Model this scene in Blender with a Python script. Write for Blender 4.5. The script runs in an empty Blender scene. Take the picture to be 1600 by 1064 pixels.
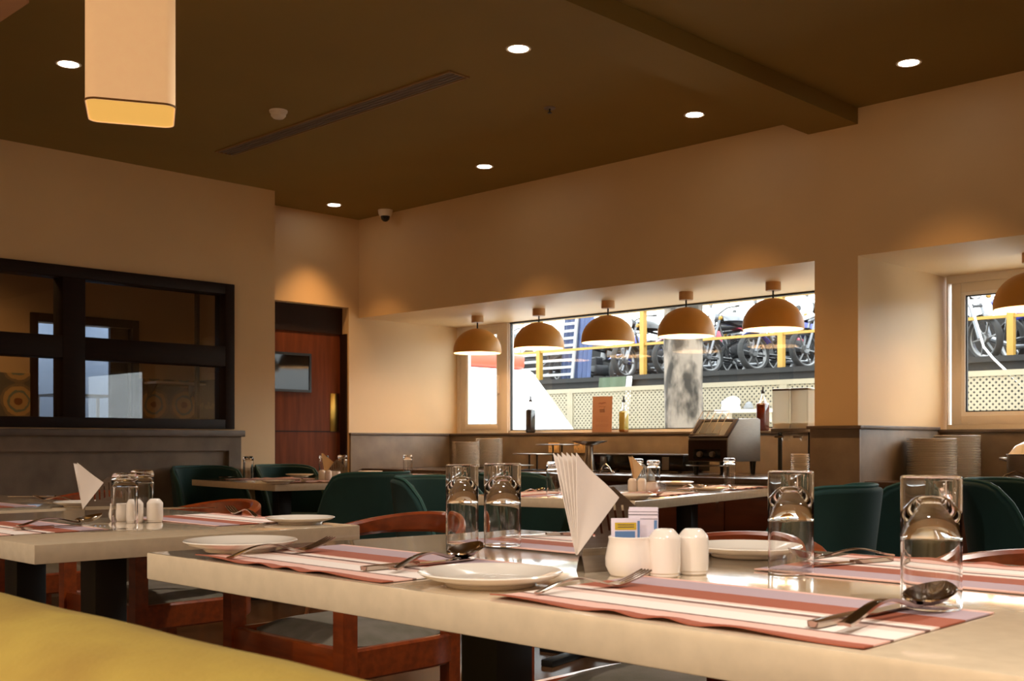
import bpy, bmesh, math, random
from mathutils import Vector, Matrix
random.seed(7)
PI = math.pi
SC = bpy.context.scene
COL = SC.collection

# ------------------------------------------------------------------ camera
ZC = 0.99                      # camera height
FPX = 1750.0                   # focal length in pixels of the 1600 wide frame
VH = 691.0                     # row of the horizon
YAW = math.radians(44.43)
cam_data = bpy.data.cameras.new('camera')
cam = bpy.data.objects.new('camera', cam_data)
COL.objects.link(cam)
cam.location = (0, 0, ZC)
cam.rotation_euler = (PI / 2, 0, YAW)
cam_data.sensor_width = 36.0
cam_data.lens = FPX * 36.0 / 1600.0
cam_data.shift_y = (VH - 532.0) / 1600.0
cam_data.clip_start = 0.02
cam_data.clip_end = 300
cam_data.dof.use_dof = True
cam_data.dof.focus_distance = 3.0
cam_data.dof.aperture_fstop = 14
SC.camera = cam

# ------------------------------------------------------------------ view and sky
vs = SC.view_settings
vs.view_transform = 'Standard'
vs.look = 'None'
vs.gamma = 1.0
vs.use_curve_mapping = False
vs.exposure = 0.75
world = bpy.data.worlds.new('overcast_sky')
SC.world = world
world.use_nodes = True
wn = world.node_tree
wn.nodes['Background'].inputs[0].default_value = (0.93, 0.97, 1.0, 1)
wn.nodes['Background'].inputs[1].default_value = 4.1

DOWNLIGHT_W = 46.0
PENDANT_W = 2.8
WARM = (1.0, 0.54, 0.20)
SOFT = (1.0, 0.92, 0.81)

# ------------------------------------------------------------------ helpers: image geometry
FW = (-math.sin(YAW), math.cos(YAW))
RT = (math.cos(YAW), math.sin(YAW))


def ray(u):
    k = (u - 800.0) / FPX
    return FW[0] + RT[0] * k, FW[1] + RT[1] * k


def at_z(u, v, z):             # point of height z seen in column u, row v
    t = (ZC - z) * FPX / (v - VH)
    a, b = ray(u)
    return a * t, b * t


def at_y(u, y):                # x of the point on the plane Y = y seen in column u
    a, b = ray(u)
    return a / b * y


def at_x(u, x):
    a, b = ray(u)
    return b / a * x


# ------------------------------------------------------------------ helpers: materials
def hexc(h):
    h = h.lstrip('#')
    out = []
    for i in (0, 2, 4):
        c = int(h[i:i + 2], 16) / 255.0
        out.append(c / 12.92 if c <= 0.04045 else ((c + 0.055) / 1.055) ** 2.4)
    return (out[0], out[1], out[2], 1.0)


def newmat(name):
    m = bpy.data.materials.new(name)
    m.use_nodes = True
    nt = m.node_tree
    return m, nt, nt.nodes['Principled BSDF']


def mat(name, col, rough=0.5, metal=0.0, var=0.0, scale=8.0, bump=0.0, bscale=60.0, stretch=(1, 1, 1),
        spec=None, emit=None, estr=0.0, col2=None, trans=0.0, ior=1.5, sheen=0.0, coat=0.0, alpha=1.0, sss=0.0):
    m, nt, b = newmat(name)
    c = hexc(col) if isinstance(col, str) else col
    b.inputs['Base Color'].default_value = c
    b.inputs['Roughness'].default_value = rough
    b.inputs['Metallic'].default_value = metal
    b.inputs['IOR'].default_value = ior
    if trans:
        b.inputs['Transmission Weight'].default_value = trans
    if spec is not None:
        b.inputs['Specular IOR Level'].default_value = spec
    if sheen:
        b.inputs['Sheen Weight'].default_value = sheen
    if coat:
        b.inputs['Coat Weight'].default_value = coat
        b.inputs['Coat Roughness'].default_value = 0.08
    if emit:
        b.inputs['Emission Color'].default_value = hexc(emit) if isinstance(emit, str) else emit
        b.inputs['Emission Strength'].default_value = estr
    if var or col2 or bump:
        tc = nt.nodes.new('ShaderNodeTexCoord')
        mp = nt.nodes.new('ShaderNodeMapping')
        mp.inputs['Scale'].default_value = stretch
        nt.links.new(tc.outputs['Object'], mp.inputs['Vector'])
    if var or col2:
        nz = nt.nodes.new('ShaderNodeTexNoise')
        nz.inputs['Scale'].default_value = scale
        nz.inputs['Detail'].default_value = 6.0
        nt.links.new(mp.outputs['Vector'], nz.inputs['Vector'])
        rp = nt.nodes.new('ShaderNodeValToRGB')
        d = hexc(col2) if col2 else tuple(list(x * (1 - var) for x in c[:3]) + [1])
        e = c if col2 else tuple(list(min(1, x * (1 + var)) for x in c[:3]) + [1])
        rp.color_ramp.elements[0].position = 0.32
        rp.color_ramp.elements[1].position = 0.68
        rp.color_ramp.elements[0].color = d
        rp.color_ramp.elements[1].color = e
        nt.links.new(nz.outputs['Fac'], rp.inputs['Fac'])
        nt.links.new(rp.outputs['Color'], b.inputs['Base Color'])
    if bump:
        n2 = nt.nodes.new('ShaderNodeTexNoise')
        n2.inputs['Scale'].default_value = bscale
        n2.inputs['Detail'].default_value = 4.0
        nt.links.new(mp.outputs['Vector'], n2.inputs['Vector'])
        bp = nt.nodes.new('ShaderNodeBump')
        bp.inputs['Strength'].default_value = bump
        bp.inputs['Distance'].default_value = 0.01
        nt.links.new(n2.outputs['Fac'], bp.inputs['Height'])
        nt.links.new(bp.outputs['Normal'], b.inputs['Normal'])
    return m


def pane_mat(name, tint=(0.96, 0.98, 0.97, 1), rough=0.0):
    m = bpy.data.materials.new(name)
    m.use_nodes = True
    nt = m.node_tree
    nt.nodes.clear()
    out = nt.nodes.new('ShaderNodeOutputMaterial')
    mx = nt.nodes.new('ShaderNodeMixShader')
    fr = nt.nodes.new('ShaderNodeFresnel')
    ge = nt.nodes.new('ShaderNodeNewGeometry')
    mi = nt.nodes.new('ShaderNodeMapRange')
    mi.inputs['To Min'].default_value = 1.5
    mi.inputs['To Max'].default_value = 1 / 1.5
    nt.links.new(ge.outputs['Backfacing'], mi.inputs['Value'])
    nt.links.new(mi.outputs[0], fr.inputs['IOR'])
    tr = nt.nodes.new('ShaderNodeBsdfTransparent')
    tr.inputs['Color'].default_value = tint
    gl = nt.nodes.new('ShaderNodeBsdfGlossy')
    gl.inputs['Roughness'].default_value = rough
    nt.links.new(fr.outputs[0], mx.inputs[0])
    nt.links.new(tr.outputs[0], mx.inputs[1])
    nt.links.new(gl.outputs[0], mx.inputs[2])
    nt.links.new(mx.outputs[0], out.inputs[0])
    return m


def stripe_mat(name, stops, length, axis='Y', wob=0.004):
    """bands along one object axis; stops: (start position in metres from the near edge, colour)"""
    m, nt, b = newmat(name)
    b.inputs['Roughness'].default_value = 0.75
    tc = nt.nodes.new('ShaderNodeTexCoord')
    sp = nt.nodes.new('ShaderNodeSeparateXYZ')
    nt.links.new(tc.outputs['Object'], sp.inputs[0])
    nz = nt.nodes.new('ShaderNodeTexNoise')
    nz.inputs['Scale'].default_value = 90
    nt.links.new(tc.outputs['Object'], nz.inputs['Vector'])
    ma = nt.nodes.new('ShaderNodeMath')
    ma.operation = 'MULTIPLY_ADD'
    ma.inputs[1].default_value = wob
    nt.links.new(nz.outputs['Fac'], ma.inputs[0])
    nt.links.new(sp.outputs[axis], ma.inputs[2])
    mr = nt.nodes.new('ShaderNodeMapRange')
    mr.inputs['From Min'].default_value = -length / 2 + wob / 2
    mr.inputs['From Max'].default_value = length / 2 + wob / 2
    nt.links.new(ma.outputs[0], mr.inputs['Value'])
    rp = nt.nodes.new('ShaderNodeValToRGB')
    cr = rp.color_ramp
    cr.interpolation = 'CONSTANT'
    for i, (p, c) in enumerate(stops):
        e = cr.elements[i] if i < 2 else cr.elements.new(p)
        e.position = p
        e.color = hexc(c)
    nt.links.new(mr.outputs[0], rp.inputs['Fac'])
    nt.links.new(rp.outputs['Color'], b.inputs['Base Color'])
    wv = nt.nodes.new('ShaderNodeTexNoise')
    wv.inputs['Scale'].default_value = 400
    nt.links.new(tc.outputs['Object'], wv.inputs['Vector'])
    bp = nt.nodes.new('ShaderNodeBump')
    bp.inputs['Strength'].default_value = 0.25
    bp.inputs['Distance'].default_value = 0.002
    nt.links.new(wv.outputs['Fac'], bp.inputs['Height'])
    nt.links.new(bp.outputs['Normal'], b.inputs['Normal'])
    return m


M = {}
M['paint'] = mat('cream_paint', '#dabb8f', 0.5, var=0.04, scale=1.5, bump=0.05, bscale=140)
M['ceiling'] = mat('olive_brown_ceiling', '#8a7033', 0.85, var=0.05, scale=1.2)
M['soffit'] = mat('brown_soffit', '#b08560', 0.8, var=0.05, scale=2)
M['stone'] = mat('grey_brown_stone', '#80705f', 0.55, col2='#685848', scale=5, bump=0.06, bscale=90)
M['stone_dark'] = mat('dark_stone_cap', '#5d4d40', 0.5, var=0.15, scale=12)
M['floor'] = mat('brown_floor_tile', '#6a4a30', 0.22, col2='#4a3322', scale=3.5)
M['slab'] = mat('cream_quartz', '#d5c0a3', 0.14, var=0.05, scale=40, coat=1.0)
M['black'] = mat('black_metal', '#0f1110', 0.45, var=0.2, scale=10)
M['blackgloss'] = mat('black_gloss', '#0b0b0c', 0.15)
M['wood'] = mat('red_brown_wood', '#8c3d13', 0.28, col2='#6c2a0c', scale=6, stretch=(1, 8, 8), coat=0.3)
M['wood_dark'] = mat('dark_window_wood', '#1d0f0b', 0.55, var=0.2, scale=9, stretch=(1, 1, 6), spec=0.25)
M['door'] = mat('brown_door_laminate', '#6b3519', 0.65, col2='#55280f', scale=4, stretch=(6, 6, 0.6), spec=0.2)
M['door_dark'] = mat('dark_door_laminate', '#2a1810', 0.6, var=0.1, spec=0.2)
M['counter_wood'] = mat('counter_wood', '#5a2a14', 0.4, col2='#47200e', scale=4, stretch=(0.8, 6, 6))
M['counter'] = mat('dark_counter_stone', '#4a3a30', 0.2, var=0.15, scale=30)
M['brass'] = mat('brass', '#8a6a30', 0.3, metal=1.0, var=0.1, scale=5)
M['steel'] = mat('brushed_steel', '#a39a90', 0.28, metal=1.0, var=0.08, scale=20, stretch=(1, 1, 14))
M['bronze'] = mat('bronze_sheet', '#5c4526', 0.5, metal=0.5)
M['toaster'] = mat('toaster_steel', '#776f66', 0.55, metal=0.7, var=0.08, scale=20, stretch=(1, 1, 14))
M['steel_dull'] = mat('dull_steel', '#8d8780', 0.42, metal=1.0, var=0.1, scale=10)
M['chrome'] = mat('polished_cutlery', '#b8ab9d', 0.14, metal=1.0)
M['porcelain'] = mat('white_porcelain', '#efe4d6', 0.12, coat=0.4, ior=1.5)
M['pot'] = mat('white_ceramic', '#f3e8dc', 0.2, coat=0.3)
M['glass'] = mat('clear_glass', (1, 1, 1, 1), 0.0, trans=1.0, ior=1.48)
M['pane'] = pane_mat('window_pane')
M['pane_dark'] = pane_mat('interior_pane', (0.75, 0.75, 0.75, 1))
M['alu'] = mat('champagne_aluminium', '#e0d5ca', 0.4, metal=0.0, var=0.05, scale=4)
M['alu_white'] = mat('white_aluminium', '#efeae6', 0.4)
M['gasket'] = mat('dark_gasket', '#1b1a1c', 0.6)
M['dome'] = mat('ochre_lamp_metal', '#c58e3f', 0.5, var=0.06, scale=6)
M['dome_in'] = mat('white_lamp_inside', '#fff3df', 0.5)
M['canopy'] = mat('lamp_wood_canopy', '#b98d5c', 0.55, var=0.1, scale=14)
M['cord'] = mat('black_cord', '#0d0b0a', 0.6)
M['bulb'] = mat('lit_bulb', '#fff0d8', 0.4, emit=(1, 0.74, 0.42, 1), estr=18)
M['led'] = mat('lit_downlight', '#ffffff', 0.4, emit=(1, 0.93, 0.84, 1), estr=12)
M['ring'] = mat('downlight_ring', '#c9b79c', 0.45)
M['shade'] = mat('parchment_shade', '#e4c9a2', 0.7, var=0.03, scale=30, bump=0.04, bscale=200, trans=0.0, emit='#d0a070', estr=0.45)
M['diffuser'] = mat('amber_diffuser', '#e0b060', 0.5, emit=(0.72, 0.40, 0.09, 1), estr=0.55)
M['teal'] = mat('teal_velvet', '#0d3533', 0.85, var=0.14, scale=5, sheen=0.05, bump=0.05, bscale=200)
M['teal_pipe'] = mat('teal_piping', '#24504c', 0.7)
M['tan_wood'] = mat('tan_leg_wood', '#8d5a34', 0.5, var=0.1, scale=12)
M['cushion'] = mat('grey_seat_fabric', '#6d6155', 0.9, col2='#57503f', scale=12, bump=0.1, bscale=220)
M['yellow'] = mat('ochre_booth_fabric', '#8d7427', 0.9, col2='#7d611c', scale=9, bump=0.12, bscale=120)
M['napkin'] = mat('white_napkin', '#f2e9e2', 0.85, bump=0.05, bscale=90)
M['napkin_cream'] = mat('cream_napkin', '#e6c79a', 0.85, bump=0.05, bscale=90)
M['vent'] = mat('grey_vent', '#7c6f66', 0.55)
M['vent_frame'] = mat('vent_frame', '#8e6c40', 0.6)
M['white_plastic'] = mat('white_plastic', '#e7ddcf', 0.45)
M['beige_plastic'] = mat('beige_plastic', '#d9b37f', 0.4)
M['menu'] = mat('terracotta_card', '#9a6f58', 0.7)
M['menu_ink'] = mat('card_ink', '#7a3d28', 0.7)
M['vinegar'] = mat('dark_vinegar', '#2c2326', 0.08, coat=0.4)
M['oil'] = mat('yellow_oil', '#c9b45c', 0.08, coat=0.5)
M['oil_low'] = mat('amber_oil', '#b9752a', 0.1)
M['sauce'] = mat('red_brown_sauce', '#6b2412', 0.1, coat=0.4)
M['cap'] = mat('black_pourer', '#151314', 0.4)
M['cereal'] = mat('cream_cereal', '#e7d8bd', 0.9, var=0.1, scale=60, bump=0.2, bscale=80)
M['frosted'] = mat('frosted_tub', '#fbf7f0', 0.4, trans=0.75, ior=1.1)
M['clear_plastic'] = pane_mat('clear_plastic', (0.93, 0.94, 0.93, 1), 0.03)
# outdoors
M['lattice'] = mat('cream_lattice', '#938a75', 0.7, var=0.05, scale=3)
M['retain'] = mat('weathered_dark_wall', '#1b1a19', 0.85, col2='#121111', scale=2.5, bump=0.1, bscale=12)
M['concrete'] = mat('grey_concrete', '#cfcac0', 0.85, col2='#b5afa5', scale=1.5)
M['bark'] = mat('grey_brown_bark', '#7d7267', 0.9, col2='#2b2620', scale=5.5, stretch=(1, 1, 0.5), bump=0.8, bscale=16)
for n_ in M['bark'].node_tree.nodes:
    if n_.type == 'VALTORGB':
        n_.color_ramp.elements[0].position = .43
        n_.color_ramp.elements[1].position = .6
M['rail'] = mat('yellow_railing_paint', '#9a7428', 0.55, var=0.1, scale=6)
M['white_body'] = mat('white_vehicle_paint', '#f4f4f4', 0.3, coat=0.3)
M['red_body'] = mat('red_orange_paint', '#c8553f', 0.4)
M['rack_white'] = mat('rack_paint', '#9fa09f', 0.5)
M['grey_line'] = mat('grey_panel_line', '#b9b9bb', 0.5)
M['tyre'] = mat('grey_black_tyre', '#262626', 0.8, var=0.15, scale=20)
M['rim'] = mat('alloy_rim', '#757575', 0.3, metal=0.8)
M['engine'] = mat('engine_grey', '#303133', 0.45, metal=0.6, var=0.2, scale=30)
M['bike_black'] = mat('bike_black', '#1a1a1d', 0.3, coat=0.4)
M['bike_blue'] = mat('bike_blue', '#27369a', 0.3, coat=0.4)
M['bike_red'] = mat('bike_red', '#b02245', 0.3, coat=0.4)
M['bike_silver'] = mat('bike_silver', '#6f7277', 0.3, metal=0.5, coat=0.4)
M['lens'] = mat('headlight_lens', '#dfe3e6', 0.1, coat=0.5)
M['plate_white'] = mat('number_plate', '#e9e9e6', 0.5)
M['tarp_green'] = mat('green_tarp', '#3f4c39', 0.8, var=0.15, scale=4)
M['blue_sheet'] = mat('blue_corrugated_sheet', '#36476f', 0.5, var=0.15, scale=3)
M['white_cloth'] = mat('white_cloth', '#eeeeee', 0.85)
M['grey_cloth'] = mat('grey_cloth', '#7b7d80', 0.85)
M['cool_wall'] = mat('cool_white_wall', '#c9d2dd', 0.7)
M['cool_lamp'] = mat('cool_tube', '#ffffff', 0.5, emit=(0.7, 0.82, 1.0, 1), estr=3)
M['sachet'] = mat('sachet_paper', '#ded3e0', 0.5)
M['sachet_yellow'] = mat('sachet_yellow', '#c9a92a', 0.5)
M['sachet_blue'] = mat('sachet_blue', '#5b7fb0', 0.5)
M['ink'] = mat('dark_print', '#3b3a44', 0.6)

RUST, PINK, WHITE, LINE, MAUVE = '#a0553c', '#e3bcae', '#efe0d6', '#7a584e', '#b39aa0'
M['mat'] = stripe_mat('striped_placemat', [
    (0.0, RUST), (0.06, '#e2b3a4'), (0.17, LINE), (0.195, WHITE), (0.345, '#e9c8ba'), (0.415, LINE), (0.46, WHITE),
    (0.50, '#e6c3b2'), (0.535, RUST), (0.74, MAUVE), (0.955, '#e2b3a4')], 0.31)


def tile_mat():
    """patterned wall tiles of the kitchen: hexagonal flower medallions on cream"""
    m, nt, b = newmat('patterned_wall_tiles')
    b.inputs['Roughness'].default_value = 0.35
    tc = nt.nodes.new('ShaderNodeTexCoord')
    mp = nt.nodes.new('ShaderNodeMapping')
    mp.inputs['Scale'].default_value = (1, 3.4, 3.4)
    nt.links.new(tc.outputs['Object'], mp.inputs['Vector'])
    fr = nt.nodes.new('ShaderNodeVectorMath')
    fr.operation = 'FRACTION'
    nt.links.new(mp.outputs['Vector'], fr.inputs[0])
    sb = nt.nodes.new('ShaderNodeVectorMath')
    sb.operation = 'SUBTRACT'
    sb.inputs[1].default_value = (0, 0.5, 0.5)
    nt.links.new(fr.outputs[0], sb.inputs[0])
    ml = nt.nodes.new('ShaderNodeVectorMath')
    ml.operation = 'MULTIPLY'
    ml.inputs[1].default_value = (0, 1, 1)
    nt.links.new(sb.outputs[0], ml.inputs[0])
    ln = nt.nodes.new('ShaderNodeVectorMath')
    ln.operation = 'LENGTH'
    nt.links.new(ml.outputs[0], ln.inputs[0])
    nz = nt.nodes.new('ShaderNodeTexNoise')
    nz.inputs['Scale'].default_value = 18
    nt.links.new(tc.outputs['Object'], nz.inputs['Vector'])
    ad = nt.nodes.new('ShaderNodeMath')
    ad.operation = 'MULTIPLY_ADD'
    ad.inputs[1].default_value = 0.12
    nt.links.new(nz.outputs['Fac'], ad.inputs[0])
    nt.links.new(ln.outputs['Value'], ad.inputs[2])
    rp = nt.nodes.new('ShaderNodeValToRGB')
    cr = rp.color_ramp
    cr.interpolation = 'CONSTANT'
    for i, (p, c) in enumerate([(0, '#8a5a3c'), (0.16, '#c9a877'), (0.3, '#7d8a80'), (0.36, '#c9a877'), (0.47, '#8f7f68'), (0.55, '#6f6a60')]):
        e = cr.elements[i] if i < 2 else cr.elements.new(p)
        e.position = p
        e.color = hexc(c)
    nt.links.new(ad.outputs[0], rp.inputs['Fac'])
    nt.links.new(rp.outputs['Color'], b.inputs['Base Color'])
    return m


M['tiles'] = tile_mat()


# ------------------------------------------------------------------ helpers: shapes
class MB:
    """collects shapes; build() links them as ONE mesh object"""

    def __init__(self):
        self.bm = bmesh.new()

    def box(self, a, b, bevel=0.0, seg=2, rot=None):
        bm = self.bm
        r = bmesh.ops.create_cube(bm, size=1.0)
        vs_ = r['verts']
        c = [(a[i] + b[i]) / 2 for i in range(3)]
        s = [abs(b[i] - a[i]) for i in range(3)]
        for v in vs_:
            v.co = Vector((v.co.x * s[0], v.co.y * s[1], v.co.z * s[2]))
        if bevel:
            es = list({e for v in vs_ for e in v.link_edges})
            rb = bmesh.ops.bevel(bm, geom=es, offset=min(bevel, min(s) * 0.49), segments=seg, affect='EDGES', profile=0.5)
            vs_ = list({v for f in rb['faces'] for v in f.verts} | {v for v in vs_ if v.is_valid})
        mtx = Matrix.Translation(c)
        if rot is not None:
            mtx = mtx @ rot
        bmesh.ops.transform(bm, matrix=mtx, verts=vs_)
        return self

    def prism(self, pts, d0, d1, plane='xy', bevel=0.0):
        bm = self.bm

        def put(p, d):
            if plane == 'xy':
                return (p[0], p[1], d)
            if plane == 'xz':
                return (p[0], d, p[1])
            return (d, p[0], p[1])
        lo = [bm.verts.new(put(p, d0)) for p in pts]
        hi = [bm.verts.new(put(p, d1)) for p in pts]
        n = len(pts)
        fs = [bm.faces.new(lo[::-1]), bm.faces.new(hi)]
        for i in range(n):
            fs.append(bm.faces.new((lo[i], lo[(i + 1) % n], hi[(i + 1) % n], hi[i])))
        if bevel:
            es = list({e for f in fs[:2] for e in f.edges})
            bmesh.ops.bevel(bm, geom=es, offset=bevel, segments=2, affect='EDGES', profile=0.5)
        return self

    def lathe(self, prof, c=(0, 0, 0), seg=32, mtx=None):
        bm = self.bm
        rings = []
        for r, z in prof:
            if r < 1e-6:
                rings.append([bm.verts.new((0, 0, z))])
            else:
                rings.append([bm.verts.new((r * math.cos(2 * PI * i / seg), r * math.sin(2 * PI * i / seg), z)) for i in range(seg)])
        for k in range(len(rings) - 1):
            p, q = rings[k], rings[k + 1]
            for i in range(seg):
                j = (i + 1) % seg
                if len(p) == 1 and len(q) == 1:
                    continue
                if len(p) == 1:
                    bm.faces.new((p[0], q[j], q[i]))
                elif len(q) == 1:
                    bm.faces.new((p[i], p[j], q[0]))
                else:
                    bm.faces.new((p[i], p[j], q[j], q[i]))
        vs_ = [v for r in rings for v in r]
        m = Matrix.Translation(c)
        if mtx is not None:
            m = m @ mtx
        bmesh.ops.transform(bm, matrix=m, verts=vs_)
        return self

    def cyl(self, p, q, r, r2=None, seg=12):
        return self.tube([p, q], [r, r if r2 is None else r2], seg)

    def tube(self, pts, r, seg=8, closed=False):
        bm = self.bm
        pts = [Vector(p) for p in pts]
        n = len(pts)
        rs = r if isinstance(r, (list, tuple)) else [r] * n
        rings = []
        up = None
        for i, p in enumerate(pts):
            if closed:
                d = pts[(i + 1) % n] - pts[i - 1]
            else:
                d = pts[min(i + 1, n - 1)] - pts[max(i - 1, 0)]
            d.normalize()
            if up is None:
                up = Vector((0, 0, 1)) if abs(d.z) < 0.9 else Vector((1, 0, 0))
            a = d.cross(up)
            if a.length < 1e-5:
                a = d.cross(Vector((0, 1, 0)))
            a.normalize()
            b = a.cross(d).normalized()
            up = b
            rings.append([bm.verts.new(p + (a * math.cos(2 * PI * k / seg) + b * math.sin(2 * PI * k / seg)) * rs[i]) for k in range(seg)])
        m = n if closed else n - 1
        for i in range(m):
            A, B = rings[i], rings[(i + 1) % n]
            for k in range(seg):
                l = (k + 1) % seg
                bm.faces.new((A[k], A[l], B[l], B[k]))
        if not closed:
            bm.faces.new(rings[0][::-1])
            bm.faces.new(rings[-1])
        return self

    def band(self, pts, w, h, closed=False):
        """rectangular section swept along pts (horizontal width w, vertical height h, centred); w and h may be lists"""
        bm = self.bm
        pts = [Vector(p) for p in pts]
        n = len(pts)
        rings = []
        for i, p in enumerate(pts):
            if closed:
                d = pts[(i + 1) % n] - pts[i - 1]
            else:
                d = pts[min(i + 1, n - 1)] - pts[max(i - 1, 0)]
            d.z = 0
            d.normalize()
            s = Vector((-d.y, d.x, 0))
            ww = w[i] if isinstance(w, list) else w
            hh = h[i] if isinstance(h, list) else h
            e = min(ww, hh) * 0.22
            sec = [(-ww / 2, -hh / 2 + e), (-ww / 2 + e, -hh / 2), (ww / 2 - e, -hh / 2), (ww / 2, -hh / 2 + e),
                   (ww / 2, hh / 2 - e), (ww / 2 - e, hh / 2), (-ww / 2 + e, hh / 2), (-ww / 2, hh / 2 - e)]
            rings.append([bm.verts.new(p + s * a + Vector((0, 0, b))) for a, b in sec])
        m = n if closed else n - 1
        for i in range(m):
            A, B = rings[i], rings[(i + 1) % n]
            for k in range(8):
                l = (k + 1) % 8
                bm.faces.new((A[k], A[l], B[l], B[k]))
        if not closed:
            bm.faces.new(rings[0][::-1])
            bm.faces.new(rings[-1])
        return self

    def sheet(self, grid, th=0.002):
        """closed slab from a grid of points, thickened along local normals"""
        bm = self.bm
        R, C = len(grid), len(grid[0])
        P = [[Vector(p) for p in row] for row in grid]
        top, bot = [], []
        for i in range(R):
            tr, br = [], []
            for j in range(C):
                a = P[min(i + 1, R - 1)][j] - P[max(i - 1, 0)][j]
                b = P[i][min(j + 1, C - 1)] - P[i][max(j - 1, 0)]
                nrm = a.cross(b)
                nrm = nrm.normalized() if nrm.length > 1e-9 else Vector((0, 0, 1))
                tr.append(bm.verts.new(P[i][j] + nrm * th / 2))
                br.append(bm.verts.new(P[i][j] - nrm * th / 2))
            top.append(tr)
            bot.append(br)
        for i in range(R - 1):
            for j in range(C - 1):
                bm.faces.new((top[i][j], top[i + 1][j], top[i + 1][j + 1], top[i][j + 1]))
                bm.faces.new((bot[i][j], bot[i][j + 1], bot[i + 1][j + 1], bot[i + 1][j]))
        for i in range(R - 1):
            bm.faces.new((top[i][0], bot[i][0], bot[i + 1][0], top[i + 1][0]))
            bm.faces.new((top[i][C - 1], top[i + 1][C - 1], bot[i + 1][C - 1], bot[i][C - 1]))
        for j in range(C - 1):
            bm.faces.new((top[0][j], top[0][j + 1], bot[0][j + 1], bot[0][j]))
            bm.faces.new((top[R - 1][j], bot[R - 1][j], bot[R - 1][j + 1], top[R - 1][j + 1]))
        return self

    def move(self, mtx):
        bmesh.ops.transform(self.bm, matrix=mtx, verts=self.bm.verts[:])
        return self

    def build(self, name, material, parent=None, loc=(0, 0, 0), rotz=0.0, angle=35):
        bm = self.bm
        bmesh.ops.recalc_face_normals(bm, faces=bm.faces[:])
        me = bpy.data.meshes.new(name)
        bm.to_mesh(me)
        bm.free()
        me.materials.append(material)
        for p in me.polygons:
            p.use_smooth = True
        me.set_sharp_from_angle(angle=math.radians(angle))
        o = bpy.data.objects.new(name, me)
        COL.objects.link(o)
        o.location = loc
        o.rotation_euler = (0, 0, rotz)
        if parent is not None:
            o.parent = parent
        return o


def tag(o, label, cat, group=None):
    o['label'] = label
    o['category'] = cat
    if group:
        o['group'] = group
    return o


def thing(name, label, cat, loc=(0, 0, 0), rotz=0.0, group=None):
    o = bpy.data.objects.new(name, None)
    COL.objects.link(o)
    o.empty_display_size = 0.1
    o.location = loc
    o.rotation_euler = (0, 0, rotz)
    return tag(o, label, cat, group)


def struct(o):
    o['kind'] = 'structure'
    return o


def dup(root, loc, rotz=0.0, label=None, group=None):
    r = root.copy()
    COL.objects.link(r)
    r.location = loc
    r.rotation_euler = (0, 0, rotz)
    if label:
        r['label'] = label
    if group:
        r['group'] = group
    for ch in list(root.children):
        c = ch.copy()
        COL.objects.link(c)
        c.parent = r
        for g in list(ch.children):
            d = g.copy()
            COL.objects.link(d)
            d.parent = c
    return r


def rz(a):
    return Matrix.Rotation(a, 4, 'Z')


def rx(a):
    return Matrix.Rotation(a, 4, 'X')


def ry(a):
    return Matrix.Rotation(a, 4, 'Y')

# ================================================================== the room
ZT = 2.87          # ceiling
YW = 5.86          # inner face of the window wall
YG = 7.02          # plane of the glass
ZL = 2.04          # underside of the lintel over the counters
ZS = 1.07          # top of the stone dado and window ledge
XB = -7.56         # back part of the wall with the door
XL = -7.13         # front part of that wall
YS = 4.74          # where the wall steps back
XR, YB = 2.6, -2.8

struct(MB().box((-11, YB - .2, -0.12), (XR + .2, 7.12, 0)).build('floor', M['floor']))
struct(MB().box((-11, YB - .2, ZT), (XR + .2, 7.12, ZT + 0.15)).build('ceiling', M['ceiling']))
struct(MB().box((-3.33, YB, ZT - 0.09), (-3.02, YW, ZT)).build('ceiling_beam', M['ceiling']))
pts = [(-7.12, 0.1), (-4.06, 0.1), (-4.0, 0.16), (-4.0, 1.60), (-4.06, 1.66), (-7.12, 1.66)]
struct(MB().prism(pts, ZT - 0.30, ZT).build('ceiling_soffit', M['soffit']))

# window wall: lintel, pillar, low wall under the windows, far end
struct(MB().box((XB, YW, ZL), (XR + .2, 7.12, ZT)).build('wall_back', M['paint']))
struct(MB().box((-3.29, YW, 0), (-3.02, 7.12, ZL)).build('wall_back_pillar', M['paint']))
struct(MB().box((XB, 6.9, 0), (-3.29, 7.12, ZS - .02)).box((-3.02, 6.9, 0), (XR + .2, 7.12, ZS - .02)).build('wall_back_sill', M['paint']))
struct(MB().box((XB - .15, YW - 0.105, 0), (XB, 7.12, ZT)).box((XB - .15, YS, 2.12), (XB, YW - .105, ZT)).box((XB - .15, YS, 0), (XB, 4.82, 2.12))
       .build('wall_left_return', M['paint']))
# front part with the opening of the interior window
y0, y1, z0, z1 = 1.9, 4.38, 1.085, 2.13
struct(MB().box((XL - .15, YB, 0), (XL, y0, ZT)).box((XL - .15, y1, 0), (XL, YS, ZT)).box((XL - .15, y0, 0), (XL, y1, z0))
       .box((XL - .15, y0, z1), (XL, y1, ZT)).box((XB, YS - .12, 0), (XL - .15, YS, ZT)).build('wall_left', M['paint']))
struct(MB().box((XR, YB, 0), (XR + .2, 7.12, ZT)).build('wall_right', M['paint']))
struct(MB().box((XL - .15, YB - .2, 0), (XR + .2, YB, ZT)).build('wall_front', M['paint']))

# stone dado, each run a trim with its dark cap
def dado(n, a, b, cap_a, cap_b):
    d = struct(MB().box(a, b, 0.002).build('trim_%d' % n, M['stone']))
    c = MB().box(cap_a, cap_b, 0.003).build('stone_cap', M['stone_dark'], d)
    return d

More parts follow.
